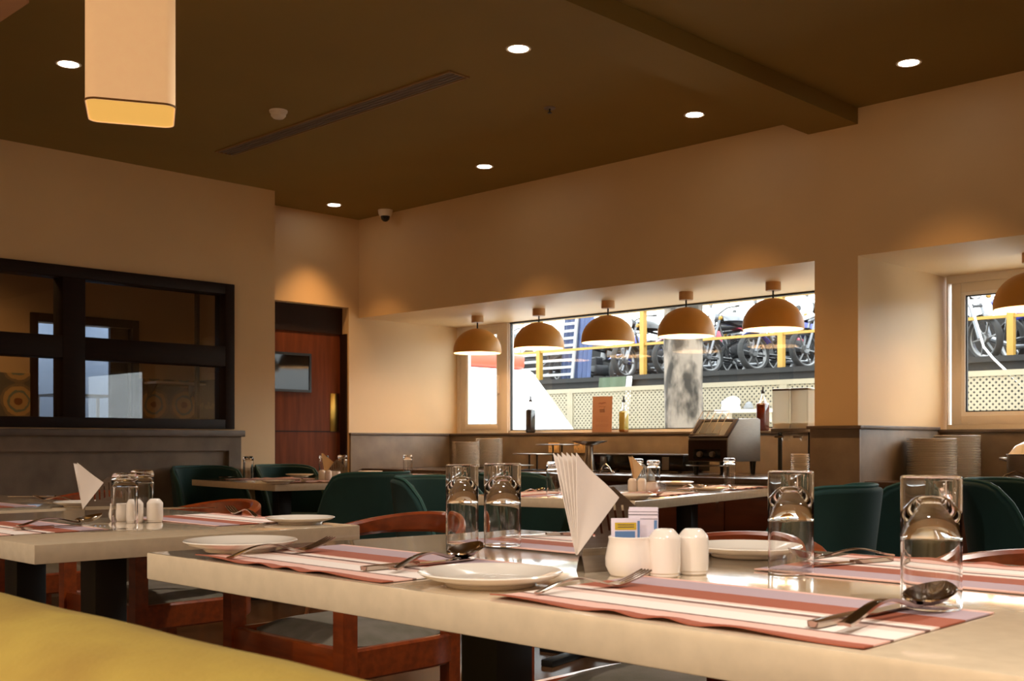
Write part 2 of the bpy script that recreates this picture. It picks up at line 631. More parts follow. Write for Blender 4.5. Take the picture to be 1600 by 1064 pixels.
dado(1, (XB, YW - .1, 0), (XB + .02, 6.88, ZS - .02), (XB, YW - .105, ZS - .02), (XB + .03, 6.88, ZS))
dado(2, (XB, 6.88, 0), (-3.29, 6.9, ZS - .02), (XB, 6.87, ZS - .02), (-3.29, 7.0, ZS))
dado(3, (-3.31, YW - .02, 0), (-3.0, YW, ZS - .005), (-3.325, YW - .035, ZS - .005), (-2.985, YW, ZS + .015))
dado(4, (-3.02, YW, 0), (-3.0, 6.88, ZS - .005), (-3.02, YW, ZS - .005), (-2.99, 6.88, ZS + .015))
dado(5, (-3.0, 6.88, 0), (XR, 6.9, ZS - .02), (-3.0, 6.87, ZS - .02), (XR, 7.0, ZS))
# stone surround below the interior window: ledge, border, sunk panel
d = struct(MB().box((XL, YB, 0), (XL + .02, 4.42, 1.03)).box((XL + .02, YB, 0.93), (XL + .05, 4.42, 1.03)).box((XL + .02, 4.32, 0), (XL + .05, 4.42, 0.93))
           .build('trim_6', M['stone']))
MB().box((XL, YB, 1.03), (XL + .075, 4.44, 1.075), 0.004).build('stone_ledge', M['stone_dark'], d)
# ------------------------------------------------------------------ window_1, large, over the counter
xa, xb_ = at_y(713, YG), -3.29
xs0, xs1 = at_y(722, YG), at_y(797, YG)
w = struct(MB().box((xa, YG - .03, ZS), (xs0, YG + .05, ZL)).box((xa, YG - .02, ZL - .03), (xs1, YG + .05, ZL)).box((xs1 - .075, YG - .035, ZS), (xs1, YG + .05, ZL))
           .box((xa, YG - .02, ZS), (xs1, YG + .05, ZS + .03)).build('window_1', M['alu']))
s0, s1 = xs0, xs1 - .075
f = MB()
for a, b in (((s0, ZS + .03), (s0 + .075, ZL - .03)), ((s1 - .06, ZS + .03), (s1, ZL - .03)), ((s0 + .075, ZS + .03), (s1 - .06, ZS + .07)), ((s0 + .075, ZL - .09), (s1 - .06, ZL - .03))):
    f.box((a[0], YG - .025, a[1]), (b[0], YG + .02, b[1]), 0.004)
sash = f.build('window_sash', M['alu'], w)
f = MB()
for a, b in (((s0 + .075, ZS + .07), (s0 + .1, ZL - .09)), ((s1 - .075, ZS + .07), (s1 - .06, ZL - .09)), ((s0 + .1, ZS + .07), (s1 - .075, ZS + .085))):
    f.box((a[0], YG - .02, a[1]), (b[0], YG + .015, b[1]))
f.build('sash_bead', M['alu_white'], sash)
MB().box((s0 + .1, YG - .004, ZS + .085), (s1 - .075, YG + .004, ZL - .09)).build('window_pane', M['pane'], w)
h = MB().box((s1 - .045, YG - .05, 1.42), (s1 - .025, YG - .025, 1.58), 0.006)
h.build('window_handle', M['alu_white'], w)
f = MB().box((xs1, YG - .02, ZS), (xs1 + .015, YG + .03, ZL)).box((xs1, YG - .02, ZS), (xb_, YG + .03, ZS + .022)).box((xb_ - .02, YG - .02, ZS), (xb_, YG + .03, ZL))
f.build('window_frame', M['alu_white'], w)
MB().box((xs1 + .015, YG - .02, ZL - .012), (xb_ - .02, YG + .03, ZL)).box((xs1 + .015, YG - .012, ZS + .022), (xb_ - .02, YG + .012, ZS + .03)).box((xs1 + .015, YG - .012, ZS + .03), (xs1 + .022, YG + .012, ZL - .012)).build('window_gasket', M['gasket'], w)
MB().box((xs1 + .022, YG - .004, ZS + .03), (xb_ - .02, YG + .004, ZL - .012)).build('window_pane', M['pane'], w)

# ------------------------------------------------------------------ window_2, beyond the pillar
xa = -3.0
xb2 = 0.9
e1, e2, e3 = at_y(1476, YG), at_y(1489, YG), at_y(1500, YG)
w = struct(MB().box((xa, YG - .03, ZS), (e2 - .02, YG + .05, ZL)).box((e2 - .02, YG - .03, ZL - .05), (xb2, YG + .05, ZL)).box((e2 - .02, YG - .03, ZS), (xb2, YG + .05, ZS + .03))
           .box((xb2, YG - .03, 0 + ZS), (XR, YG + .05, ZL)).build('window_2', M['alu']))
xm = -0.9
for k, (p, q) in enumerate(((e2, xm), (xm + .02, xb2))):
    f = MB()
    for a, b in (((p, ZS + .03), (p + .06, ZL - .05)), ((q - .06, ZS + .03), (q, ZL - .05)), ((p + .06, ZS + .03), (q - .06, ZS + .085)), ((p + .06, ZL - .11), (q - .06, ZL - .05))):
        f.box((a[0], YG - .025, a[1]), (b[0], YG + .02, b[1]), 0.004)
    sash = f.build('window_sash', M['alu'], w)
    f = MB()
    for a, b in (((p + .06, ZS + .085), (p + .085, ZL - .11)), ((q - .08, ZS + .085), (q - .06, ZL - .11)), ((p + .085, ZS + .085), (q - .08, ZS + .11)), ((p + .085, ZL - .13), (q - .08, ZL - .11))):
        f.box((a[0], YG - .02, a[1]), (b[0], YG + .015, b[1]))
    f.build('sash_bead', M['alu_white'], sash)
    f = MB()
    for a, b in (((p + .085, ZS + .11), (p + .092, ZL - .13)), ((p + .092, ZS + .11), (q - .08, ZS + .117)), ((p + .092, ZL - .137), (q - .08, ZL - .13))):
        f.box((a[0], YG - .01, a[1]), (b[0], YG + .01, b[1]))
    f.build('window_gasket', M['gasket'], sash)
    MB().box((p + .08, YG - .004, ZS + .10), (q - .07, YG + .004, ZL - .12)).build('window_pane', M['pane'], w)

# ------------------------------------------------------------------ window_3, dark wood, into the kitchen
y0, y1, z0, z1 = 1.9, 4.38, 1.085, 2.13
x0, x1 = XL - .12, XL + .03
f = MB()
f.box((x0, y1 - .075, z0), (x1, y1, z1), .004).box((x0, y0, z0), (x1, y0 + .075, z1), .004)
f.box((x0, y0 + .075, z0), (x1, y1 - .075, z0 + .068), .004).box((x0, y0 + .075, z1 - .075), (x1, y1 - .075, z1), .004)
f.box((x0, 3.12, z0 + .068), (x1, 3.27, z1 - .075), .004)
f.box((x0, y0 + .075, 1.534), (x1, 3.12, 1.677), .004).box((x0, 3.27, 1.534), (x1, y1 - .075, 1.677), .004)
w = struct(f.build('window_3', M['wood_dark']))
xp = XL - .05
for a, b in (((y0 + .07, z0 + .06), (3.13, 1.54)), ((3.26, z0 + .06), (y1 - .07, 1.54)), ((y0 + .07, 1.67), (3.13, z1 - .07)), ((3.26, 1.67), (y1 - .07, z1 - .07))):
    MB().box((xp - .003, a[0], a[1]), (xp + .003, b[0], b[1])).build('window_pane', M['pane_dark'], w)
MB().box((XL - .10, 4.13, z0 + .068), (XL - .07, 4.155, 1.534)).box((XL - .10, 4.13, 1.677), (XL - .07, 4.155, z1 - .075)).build('window_mullion', M['wood_dark'], w)

# ------------------------------------------------------------------ door_1 in the wall beside the counter
XD = XB - .10
f = MB().box((XD - .045, 4.84, 0.005), (XD, 5.74, 1.9), .003)
dr = struct(f.build('door_1', M['door']))
# leaf is drawn with an opening-sized dark pane set on it, brass push plate, transom board, frame
MB().box((XD - .05, 4.82, 1.9), (XD + .01, 5.755, 2.12)).build('door_transom', M['door_dark'], dr)
MB().box((XB - .15, 5.74, 0), (XB - .02, 5.755, 1.9)).box((XB - .15, 4.82, 0), (XB - .02, 4.84, 1.9)).build('door_frame', M['door_dark'], dr)
v_ = MB().box((XD, 5.02, 1.40), (XD + .012, 5.44, 1.42)).box((XD, 5.02, 1.70), (XD + .012, 5.44, 1.72)).box((XD, 5.02, 1.42), (XD + .012, 5.04, 1.70)).box((XD, 5.42, 1.42), (XD + .012, 5.44, 1.70)).build('vision_frame', M['black'], dr)
M['mirror_pane'] = mat('dark_reflecting_glass', '#16181a', 0.05, metal=0.0, spec=0.3, ior=1.5)
MB().box((XD, 5.04, 1.42), (XD + .005, 5.42, 1.70)).build('vision_pane', M['mirror_pane'], dr)
pp = MB().box((XD, 5.635, 1.08), (XD + .004, 5.73, 1.40), .001).build('push_plate', M['brass'], dr)
mm = MB()
for yy, zz in ((5.645, 1.09), (5.72, 1.09), (5.645, 1.39), (5.72, 1.39)):
    mm.cyl((XD + .004, yy, zz), (XD + .006, yy, zz), .004)
mm.build('plate_screw', M['brass'], pp)
MB().box((XD, 4.84, 1.075), (XD + .003, 5.74, 1.085)).build('door_groove', M['door_dark'], dr)

# ------------------------------------------------------------------ kitchen seen through window_3
KX = -9.2
ky0, ky1 = at_x(58, KX), at_x(205, KX)
struct(MB().box((KX - .12, 0.6, 0), (KX, ky0, ZT)).box((KX - .12, ky1, 0), (KX, 5.4, ZT)).box((KX - .12, ky0, 1.98), (KX, ky1, ZT))
       .box((KX, 5.3, 0), (XB - .15, 5.4, ZT)).box((KX, 0.5, 0), (XL - .15, 0.6, ZT)).build('wall_kitchen', M['paint']))
struct(MB().box((KX, 0.6, 0), (KX + .01, ky0 - .06, 1.55)).box((KX, ky1 + .06, 0), (KX + .01, 5.29, 1.55)).box((KX, 5.29, 0), (XB - .15, 5.3, 1.55)).build('trim_8', M['tiles']))
f = MB()
for a, b in (((ky0 - .06, 0), (ky0, 2.05)), ((ky1, 0), (ky1 + .06, 2.05)), ((ky0, 1.98), (ky1, 2.05))):
    f.box((KX - .12, a[0], a[1]), (KX + .03, b[0], b[1]), .003)
d2 = struct(f.build('door_2', M['door_dark']))
MB().box((KX - .1, ky1 - .16, .01), (KX - .06, ky1, 1.98)).build('door_leaf', M['door_dark'], d2)
struct(MB().box((-11, ky0 - .3, 0), (-10.9, ky1 + .3, ZT)).box((-11, ky0 - .4, 0), (KX - .12, ky0 - .3, ZT)).box((-11, ky1 + .3, 0), (KX - .12, ky1 + .4, ZT)).build('wall_pantry', M['cool_wall']))
tl = thing('tube_light', 'cool white tube light in the pantry behind the dark kitchen doorway', 'light', (-10.0, (ky0 + ky1) / 2, ZT))
MB().box((-.6, -.04, -.04), (.6, .04, 0)).build('fitting', M['white_plastic'], tl)
MB().cyl((-.58, 0, -.055), (.58, 0, -.055), .015).build('tube', M['cool_lamp'], tl)
ld = bpy.data.lights.new('tube_glow', 'AREA')
ld.shape = 'RECTANGLE'
ld.size, ld.size_y = 1.1, .05
ld.energy = 16
ld.color = (0.62, 0.78, 1.0)
lo = bpy.data.objects.new('tube_glow', ld)
COL.objects.link(lo)
lo.location = (0, 0, -.075)
lo.parent = tl
# steel rack in the pantry
t = thing('storage_rack', 'pale steel storage rack in the cool lit room behind the kitchen doorway', 'rack', (-9.9, ky0 + .66, 0))
for sx in (-.2, .2):
    for sy in (-.28, .28):
        MB().box((sx - .012, sy - .012, 0), (sx + .012, sy + .012, 1.42)).build('post', M['white_plastic'], t)
for z in (.3, .85, 1.40):
    MB().box((-.2, -.28, z), (.2, .28, z + .02)).build('shelf', M['steel_dull'], t)
t = thing('refrigerator', 'grey steel refrigerator in the cool lit room behind the kitchen doorway', 'refrigerator', (-10.54, ky0 + .1, 0))
MB().box((-.35, -.3, .08), (.35, .3, 1.78), .01).build('body', M['steel_dull'], t)
MB().box((.352, -.29, .1), (.38, .29, 1.76), .01).build('door', M['cool_wall'], t)
MB().tube([(.385, .22, .9), (.41, .22, .92), (.41, .22, 1.28), (.385, .22, 1.3)], .01).build('handle', M['steel'], t)
# kitchen shelf with a white box
t = thing('wall_shelf', 'thin pale shelf on the tiled kitchen wall behind the dark window', 'shelf', (KX + .01, 5.0, 1.5))
MB().box((0, -.24, 0), (.22, .24, .02)).build('board', M['white_plastic'], t)
for y in (-.2, .2):
    MB().prism([(0, 0), (.16, 0), (0, -.12)], y - .01, y + .01, 'xz').build('bracket', M['steel_dull'], t)
t = thing('tray_box', 'small pale box fixed on the tiles in the kitchen corner', 'box', (-8.0, 5.29, 1.28))
MB().box((-.08, -.06, -.06), (.08, 0, .06), .006).build('body', M['white_plastic'], t)
MB().box((-.085, -.065, .06), (.085, 0, .075), .003).build('lid', M['white_plastic'], t)

# ================================================================== ceiling fittings
def downlight(x, y, label, z=ZT, group='round recessed downlights', power=1.0, cone=82, hue=WARM):
    t = thing('downlight', label, 'light', (x, y, z), 0, group)
    MB().lathe([(.047, -.001), (.058, -.004), (.062, -.001), (.062, .0), (.047, .0)], seg=32).build('trim_ring', M['ring'], t)
    MB().lathe([(0, -.003), (.047, -.003), (.047, -.0005), (0, -.0005)], seg=32).build('lens', M['led'], t)
    l = bpy.data.lights.new('downlight_beam', 'SPOT')
    l.energy = DOWNLIGHT_W * power
    l.spot_size = math.radians(cone)
    l.spot_blend = 1.0
    l.color = hue
    l.shadow_soft_size = 0.04
    o = bpy.data.objects.new('downlight_beam', l)
    COL.objects.link(o)
    o.location = (0, 0, -.02)
    o.parent = t
    return t


for u, v, lb in ((107, 100, 'lit round downlight in the ceiling beside the hanging square shade'),
                 (810, 76, 'lit round downlight in the ceiling at the near end of the long air vent'),
                 (1085, 179, 'lit round downlight in the ceiling just before the beam'),
                 (1420, 98, 'lit round downlight in the ceiling beyond the beam'),
                 (757, 260, 'lit round downlight in the ceiling over the window counter lamps'),
                 (522, 320, 'small lit round downlight in the ceiling in front of the brown door')):
    x, y = at_z(u, v, ZT)
    downlight(x, y, lb)
for x, y, lb, pw in ((-.5, 2.6, 'added round fill downlight above the wooden chairs at the big table', 1.9),  # unseen fill lamps, added to light the table fronts from the camera side
                     (-2.9, 2.6, 'added round fill downlight between the front tables and the teal chairs', 1.9),
                     (0.6, .6, 'added round fill downlight above the end of the ochre bench', 2.8),
                     (-4.2, -1.7, 'added round fill downlight behind the bench, first of the rear row', 5.2),
                     (-2.5, -1.7, 'added round fill downlight behind the bench, second of the rear row', 5.2),
                     (-.8, -1.7, 'added round fill downlight behind the bench, third of the rear row', 5.2),
                     (.9, -1.7, 'added round fill downlight behind the bench, last of the rear row', 7.5)):
    downlight(x, y, lb, power=pw, cone=152 if y < 0 else 125, hue=SOFT)
downlight(KX + 1.0, 3.0, 'lit round downlight in the kitchen ceiling behind the dark window', power=1.6, cone=130)

# long linear air vent
pa = at_z(345, 238, ZT)
pb = at_z(703, 109.5, ZT)
yv = at_z(345, 238, ZT)[1]
xv0, xv1 = pa[0], at_z(735, 120, ZT)[0]
yv0, yv1 = at_z(733, 120, ZT)[1], at_z(703, 109.5, ZT)[1]
t = thing('air_vent', 'long narrow linear air vent slot in the brown ceiling', 'vent', ((xv0 + xv1) / 2, (yv0 + yv1) / 2, ZT))
hx, hy = abs(xv1 - xv0) / 2, abs(yv1 - yv0) / 2
f = MB()
for a, b in (((-hx, -hy), (hx, -hy + .012)), ((-hx, hy - .012), (hx, hy)), ((-hx, -hy + .012), (-hx + .012, hy - .012)), ((hx - .012, -hy + .012), (hx, hy - .012))):
    f.box((a[0], a[1], -.008), (b[0], b[1], 0))
f.build('frame', M['vent_frame'], t)
MB().box((-hx + .012, -hy + .012, -.001), (hx - .012, hy - .012, -.0002)).build('backing', M['vent'], t)
f = MB()
n = 4
for i in range(n):
    y = -hy + .012 + (2 * hy - .024) * (i + .5) / n
    f.box((-hx + .012, y - .004, -.007), (hx - .012, y + .004, -.0015))
f.build('slat', M['vent'], t)

x, y = at_z(435, 173, ZT)
t = thing('smoke_detector', 'small pale smoke detector on the ceiling beside the long air vent', 'smoke detector', (x, y, ZT))
MB().lathe([(0, -.012), (.05, -.012), (.052, 0), (0, 0)]).build('base', M['white_plastic'], t)
MB().lathe([(0, -.045), (.03, -.043), (.042, -.03), (.044, -.012), (0, -.012)]).build('cover', M['white_plastic'], t)
x, y = at_z(859, 168.5, ZT)
t = thing('fire_sprinkler', 'tiny dark sprinkler head in the ceiling between the downlights', 'sprinkler', (x, y, ZT))
MB().lathe([(0, -.006), (.03, -.005), (.034, 0), (0, 0)]).build('escutcheon', M['vent'], t)
MB().lathe([(0, -.03), (.012, -.03), (.012, -.026), (.004, -.024), (.006, -.006), (0, -.006)], seg=16).build('nozzle', M['black'], t)

# dome camera in the corner
x, y = at_y(602, YW - .1), YW - .1
t = thing('security_camera', 'small white dome camera on the ceiling edge above the counter corner', 'camera', (x, y, ZT))
MB().lathe([(0, -.05), (.045, -.05), (.055, -.03), (.06, 0), (0, 0)]).build('housing', M['white_plastic'], t)
MB().lathe([(0, -.095), (.018, -.09), (.033, -.075), (.038, -.05), (0, -.05)]).build('lens_dome', M['blackgloss'], t)

# ------------------------------------------------------------------ pendants
def pendant(x, y, label):
    t = thing('pendant_lamp', label, 'lamp', (x, y, ZL), 0, 'ochre dome pendants over the counter')
    MB().lathe([(0, -.055), (.048, -.055), (.05, -.05), (.05, 0), (0, 0)]).build('canopy', M['canopy'], t)
    MB().cyl((0, 0, -.055), (0, 0, -.12), .006).build('cord', M['cord'], t)
    R, H = .2, .185
    zt = -.105
    pr = [(0.0, zt)]
    N = 14
    for i in range(1, N + 1):
        a = PI / 2 * i / N
        pr.append((R * math.sin(a), zt - H * (1 - math.cos(a))))
    pr.append((R, zt - H - .02))
    sh = MB().lathe(pr + [(R - .003, zt - H - .02)] + [(max(0, r - .004), z - .004) for r, z in pr[-2::-1]], seg=48).build('lamp_shade', M['dome'], t)
    pi_ = [(max(0.0, r - .006), z - .006) for r, z in pr[:-1]] + [(R - .006, zt - H - .019)]
    MB().lathe(pi_ + [(r - .001 if r > .001 else 0, z - .001) for r, z in pi_[::-1]], seg=48).build('shade_lining', M['dome_in'], sh)
    MB().lathe([(0, zt - .11), (.02, zt - .105), (.03, zt - .085), (.026, zt - .06), (.014, zt - .04), (.014, zt - .01), (0, zt - .01)], seg=20).build('bulb', M['bulb'], t)
    l = bpy.data.lights.new('bulb_glow', 'POINT')
    l.energy = PENDANT_W
    l.color = (1.0, 0.6, 0.28)
    l.shadow_soft_size = 0.03
    o = bpy.data.objects.new('bulb_glow', l)
    COL.objects.link(o)
    o.location = (0, 0, zt - .135)
    o.parent = t
    return t


YP = 6.45
for i, (u, lb) in enumerate(((746, 'ochre dome pendant farthest along the counter, in front of the narrow sash'),
                             (842, 'second ochre dome pendant along the counter, over the dark bottle'),
                             (950, 'middle ochre dome pendant of the five, over the orange card'),
                             (1072, 'ochre dome pendant in front of the tree trunk'),
                             (1208, 'ochre dome pendant next to the pillar, over the dispenser'),
                             (1612, 'ochre dome pendant beyond the pillar, cut by the picture edge'))):
    pendant(at_y(u, YP), YP, lb)

# square parchment pendant, upper corner
ZQ = 2.012
cx, cy = at_z(205, 178, 2.012)
t = thing('square_pendant', 'tall square parchment pendant shade with rounded edges and amber underside', 'lamp', (cx, cy, ZQ), math.radians(62.4))


def rrect(a, b, r, n=6):
    out = []
    for sx, sy, st in ((1, 1, 0), (-1, 1, PI / 2), (-1, -1, PI), (1, -1, 1.5 * PI)):
        for i in range(n + 1):
            q = st + PI / 2 * i / n
            out.append((sx * (a - r) + r * math.cos(q), sy * (b - r) + r * math.sin(q)))
    return out


SQ = .13
HS = 0.6
m = MB()
outer, inner = rrect(SQ, SQ, .035), rrect(SQ - .003, SQ - .003, .032)
bm = m.bm
n = len(outer)
ro = [[bm.verts.new((p[0], p[1], z)) for p in outer] for z in (0, HS)]
ri = [[bm.verts.new((p[0], p[1], z)) for p in inner] for z in (0, HS)]
for i in range(n):
    j = (i + 1) % n
    bm.faces.new((ro[0][i], ro[0][j], ro[1][j], ro[1][i]))
    bm.faces.new((ri[0][j], ri[0][i], ri[1][i], ri[1][j]))
    bm.faces.new((ro[0][j], ro[0][i], ri[0][i], ri[0][j]))
    bm.faces.new((ro[1][i], ro[1][j], ri[1][j], ri[1][i]))
sh = m.build('lamp_shade', M['shade'], t, angle=50)
MB().prism(rrect(SQ - .004, SQ - .004, .031), .003, .006).build('diffuser', M['diffuser'], t)
f = MB()
f.band([(p[0], p[1], .003) for p in rrect(SQ + .0008, SQ + .0008, .0355)], .003, .006, True)
f.build('hem', M['vent_frame'], sh)
MB().prism(rrect(SQ - .004, SQ - .004, .031), HS - .01, HS - .006).build('top_panel', M['white_plastic'], t)
MB().cyl((0, 0, HS - .006), (0, 0, ZT - ZQ - .03), .005).build('cord', M['cord'], t)
MB().lathe([(0, ZT - ZQ - .03), (.055, ZT - ZQ - .03), (.06, ZT - ZQ), (0, ZT - ZQ)]).build('canopy', M['white_plastic'], t)
# ================================================================== counter
def counter(x0, x1, label):
    t = thing('counter', label, 'counter', ((x0 + x1) / 2, 6.37, 0))
    hx = (x1 - x0) / 2
    MB().box((-hx + .01, -.46, .1), (hx - .01, .505, .725)).build('cabinet', M['counter_wood'], t)
    MB().box((-hx + .01, -.42, 0), (hx - .01, .49, .1)).build('plinth', M['black'], t)
    n = max(2, int((x1 - x0) / .6))
    for i in range(n):
        a = -hx + .02 + (2 * hx - .04) * i / n
        b = -hx + .02 + (2 * hx - .04) * (i + 1) / n
        d = MB().box((a + .003, -.478, .11), (b - .003, -.461, .715), .002).build('door', M['counter_wood'], t)
        MB().cyl((b - .05, -.478, .62), (b - .05, -.495, .62), .008).build('knob', M['steel'], d)
    MB().box((-hx + .002, -.5, .725), (hx - .002, .507, .77), .004).build('worktop', M['counter'], t)
    return t


ZK = 0.77
counter(XB + .02, -3.31, 'dark topped serving counter in the niche under the five pendants')
counter(-2.99, 1.8, 'dark topped serving counter beyond the pillar with tall plate stacks')

# stacked plates
def plate_profile(r, h):
    return [(0, .0), (r * .55, .0), (r * .56, .003), (r * .6, .004), (r * .985, h - .003), (r, h - .001), (r * .985, h), (r * .62, .008), (0, .006)]


def stack(u, y, r, n, pitch, label, toplabel, group, name='dinner_plate', z0=ZK):
    x = at_y(u, y)
    p0 = tag(MB().lathe(plate_profile(r, .017), seg=48).build(name, M['porcelain'], None, (x, y, z0)), label, 'plate', group)
    for i in range(1, n):
        c = p0.copy()
        COL.objects.link(c)
        c.location = (x + random.uniform(-.002, .002), y + random.uniform(-.002, .002), z0 + i * pitch)
        if i == n - 1:
            c['label'] = toplabel


stack(1456, 6.42, .142, 24, .0098, 'white dinner plate in the stack nearer the pillar', 'topmost white plate of the stack nearer the pillar', 'plates in the stack beside the pillar')
stack(1495, 6.72, .137, 26, .0098, 'white dinner plate in the stack by the second window', 'topmost white plate of the stack by the second window', 'plates in the stack by the second window')
stack(728, 6.36, .117, 22, .0098, 'white plate in the stack in the corner of the counter', 'topmost white plate of the stack in the counter corner', 'plates in the corner stack')
stack(764, 6.62, .117, 25, .0098, 'white plate in the stack under the narrow sash window', 'topmost white plate of the stack under the narrow sash', 'plates in the stack under the sash')
stack(1250, 6.05, .055, 13, .011, 'small white saucer stacked beside the pillar', 'topmost small saucer of the stack beside the pillar', 'saucers beside the pillar', 'saucer')

# two wall sockets
for u, lb in ((866, 'cream wall socket behind the low riser on the counter'), (906, 'cream wall socket behind the flared pedestal')):
    x = at_y(u, 6.878)
    t = thing('wall_socket', lb, 'socket', (x, 6.88, .945))
    MB().box((-.058, -.012, -.042), (.058, 0, .042), .004).build('plate', M['beige_plastic'], t)
    s_ = MB().box((.018, -.016, -.02), (.042, -.012, .02), .002).build('switch', M['beige_plastic'], t)
    m = MB()
    for a, b in ((-.02, .014), (-.032, -.008), (-.008, -.008)):
        m.cyl((a, -.0122, b), (a, -.0135, b), .004)
    m.build('pin_hole', M['ink'], t)

# riser stands: steel plate on two thin legs
def riser(u, v, y, w, label, d=.2):
    a, b = ray(u)
    tt = y / b
    z = ZC - (v - VH) / FPX * tt
    x = a * tt
    t = thing('riser_stand', label, 'stand', (x, y, ZK), math.radians(0), 'steel riser stands on the counter')
    h = z - ZK
    MB().box((-w / 2, -d / 2, h - .008), (w / 2, d / 2, h), .003).build('plate', M['steel'], t)
    MB().box((-w / 4, -d / 3, 0), (w / 4, d / 3, .008), .002).build('base', M['black'], t)
    for sx in (-1, 1):
        MB().cyl((sx * w * .16, 0, .008), (sx * w * .16, 0, h - .008), .007).build('leg', M['black'], t)


riser(806, 726, 6.15, .2, 'lowest steel riser plate, behind the tall glasses')
riser(833, 708.5, 6.38, .26, 'middle height steel riser on two thin legs')
riser(871, 694, 6.66, .3, 'tallest steel riser beside the wall sockets')

# flared pedestal stand
x, y = at_y(921, 6.4), 6.4
t = thing('pedestal_stand', 'flared silver pedestal with a round tray top on the counter', 'stand', (x, y, ZK))
MB().lathe([(0, 0), (.075, 0), (.075, .006), (.05, .012), (.042, .05), (.032, .12), (.027, .18), (.03, .2), (0, .2)]).build('column', M['steel'], t)
MB().lathe([(0, .2), (.05, .2), (.1, .215), (.135, .228), (.135, .232), (.1, .221), (0, .208)]).build('tray', M['steel'], t)

# low black warmer along the wall, bright steel edge
xa, xb2 = at_y(937, 6.62), at_y(1084, 6.62)
t = thing('food_warmer', 'long low black food warmer with a bright steel rim beside the toaster', 'food warmer', ((xa + xb2) / 2, 6.62, ZK))
hx = (xb2 - xa) / 2
MB().box((-hx, -.13, .012), (hx, .2, .125), .004).build('body', M['blackgloss'], t)
f = MB()
f.box((-hx - .005, -.135, .125), (hx + .005, -.115, .135), .002).box((-hx - .005, .185, .125), (hx + .005, .205, .135), .002)
f.box((-hx - .005, -.115, .125), (-hx + .015, .185, .135), .002).box((hx - .015, -.115, .125), (hx + .005, .185, .135), .002)
f.build('rim', M['steel'], t)
for sx in (-.33, .33):
    MB().box((hx * sx * 2 - .03, -.138, .02), (hx * sx * 2 + .03, -.13, .115), .002).build('front_panel', M['steel_dull'], t)
for sx in (-1, 1):
    for sy in (-.1, .16):
        MB().cyl((sx * (hx - .05), sy, 0), (sx * (hx - .05), sy, .012), .015).build('foot', M['black'], t)
# ladle-like tongs lying in front of the warmer
def counter_tongs(u, y, label, rot):
    x = at_y(u, y)
    m = MB()
    m.tube([(-.09, .0, .01), (-.05, .0, .05), (0, .006, .07), (.06, .01, .045), (.1, .012, .012)], .004)
    m.tube([(-.09, .0, .01), (-.05, .01, .035), (0, .02, .04), (.06, .03, .025), (.1, .03, .008)], .004)
    tag(m.build('serving_tongs', M['chrome'], None, (x, y, ZK), rot), label, 'tongs')


counter_tongs(945, 6.02, 'bright steel serving tongs on the counter in front of the black warmer', -.5)
counter_tongs(1588, 5.98, 'steel serving tongs on the counter edge before the soup pot', .4)

# conveyor toaster
X1, Y0 = -4.155, 6.27
x0 = -4.47
t = thing('conveyor_toaster', 'stainless conveyor toaster with two knobs standing on the counter', 'toaster', ((x0 + X1) / 2, Y0 + .2, ZK))
hw = (X1 - x0) / 2
side = [(-.2, .09), (.2, .09), (.2, .375), (.17, .385), (-.06, .375), (-.2, .245)]
MB().prism(side, -hw, hw, 'yz', .004).build('body', M['toaster'], t)
fr_ = MB().box((-hw + .004, -.208, .095), (hw - .004, -.198, .235), .003).build('front_panel', M['door_dark'], t)
pn = MB().box((-hw + .05, -.213, .11), (hw - .05, -.208, .175), .002).build('control_panel', M['blackgloss'], t)
for sx in (-.05, .05):
    MB().cyl((sx, -.213, .14), (sx, -.235, .14), .02, .017, 20).build('knob', M['steel'], t)
# sloped feed opening: dark slot with a bronze surround and wire guard
sl = math.atan2(.13, .14)
m = MB().box((-hw + .035, -.075, -.004), (hw - .035, .065, .004)).move(Matrix.Translation((0, -.13, .312)) @ rx(sl))
m.build('feed_opening', M['black'], t)
f = MB()
for a, b in (((-hw, -.09), (-hw + .035, .09)), ((hw - .035, -.09), (hw, .09)), ((-hw + .035, .065), (hw - .035, .09)), ((-hw + .035, -.09), (hw - .035, -.075))):
    f.box((a[0], a[1], -.004), (b[0], b[1], .008), .002)
f.move(Matrix.Translation((0, -.13, .312)) @ rx(sl)).build('feed_surround', M['door_dark'], t)
m = MB()
for i in range(5):
    xx = -hw + .05 + i * (2 * hw - .1) / 4
    m.tube([(xx, -.235, .275), (xx, -.19, .33), (xx, -.1, .43)], .0025, 6)
m.tube([(-hw + .04, -.235, .275), (hw - .04, -.235, .275)], .003, 6).tube([(-hw + .05, -.1, .43), (hw - .05, -.1, .43)], .003, 6)
m.build('wire_guard', M['steel'], t)
MB().box((-hw + .03, -.27, .06), (hw - .02, -.15, .067), .002).build('crumb_tray', M['steel'], t)
for sx in (-1, 1):
    for sy in (-.16, .16):
        MB().cyl((sx * (hw - .035), sy, .09), (sx * (hw - .035), sy, 0), .022, .014).build('leg', M['black'], t)

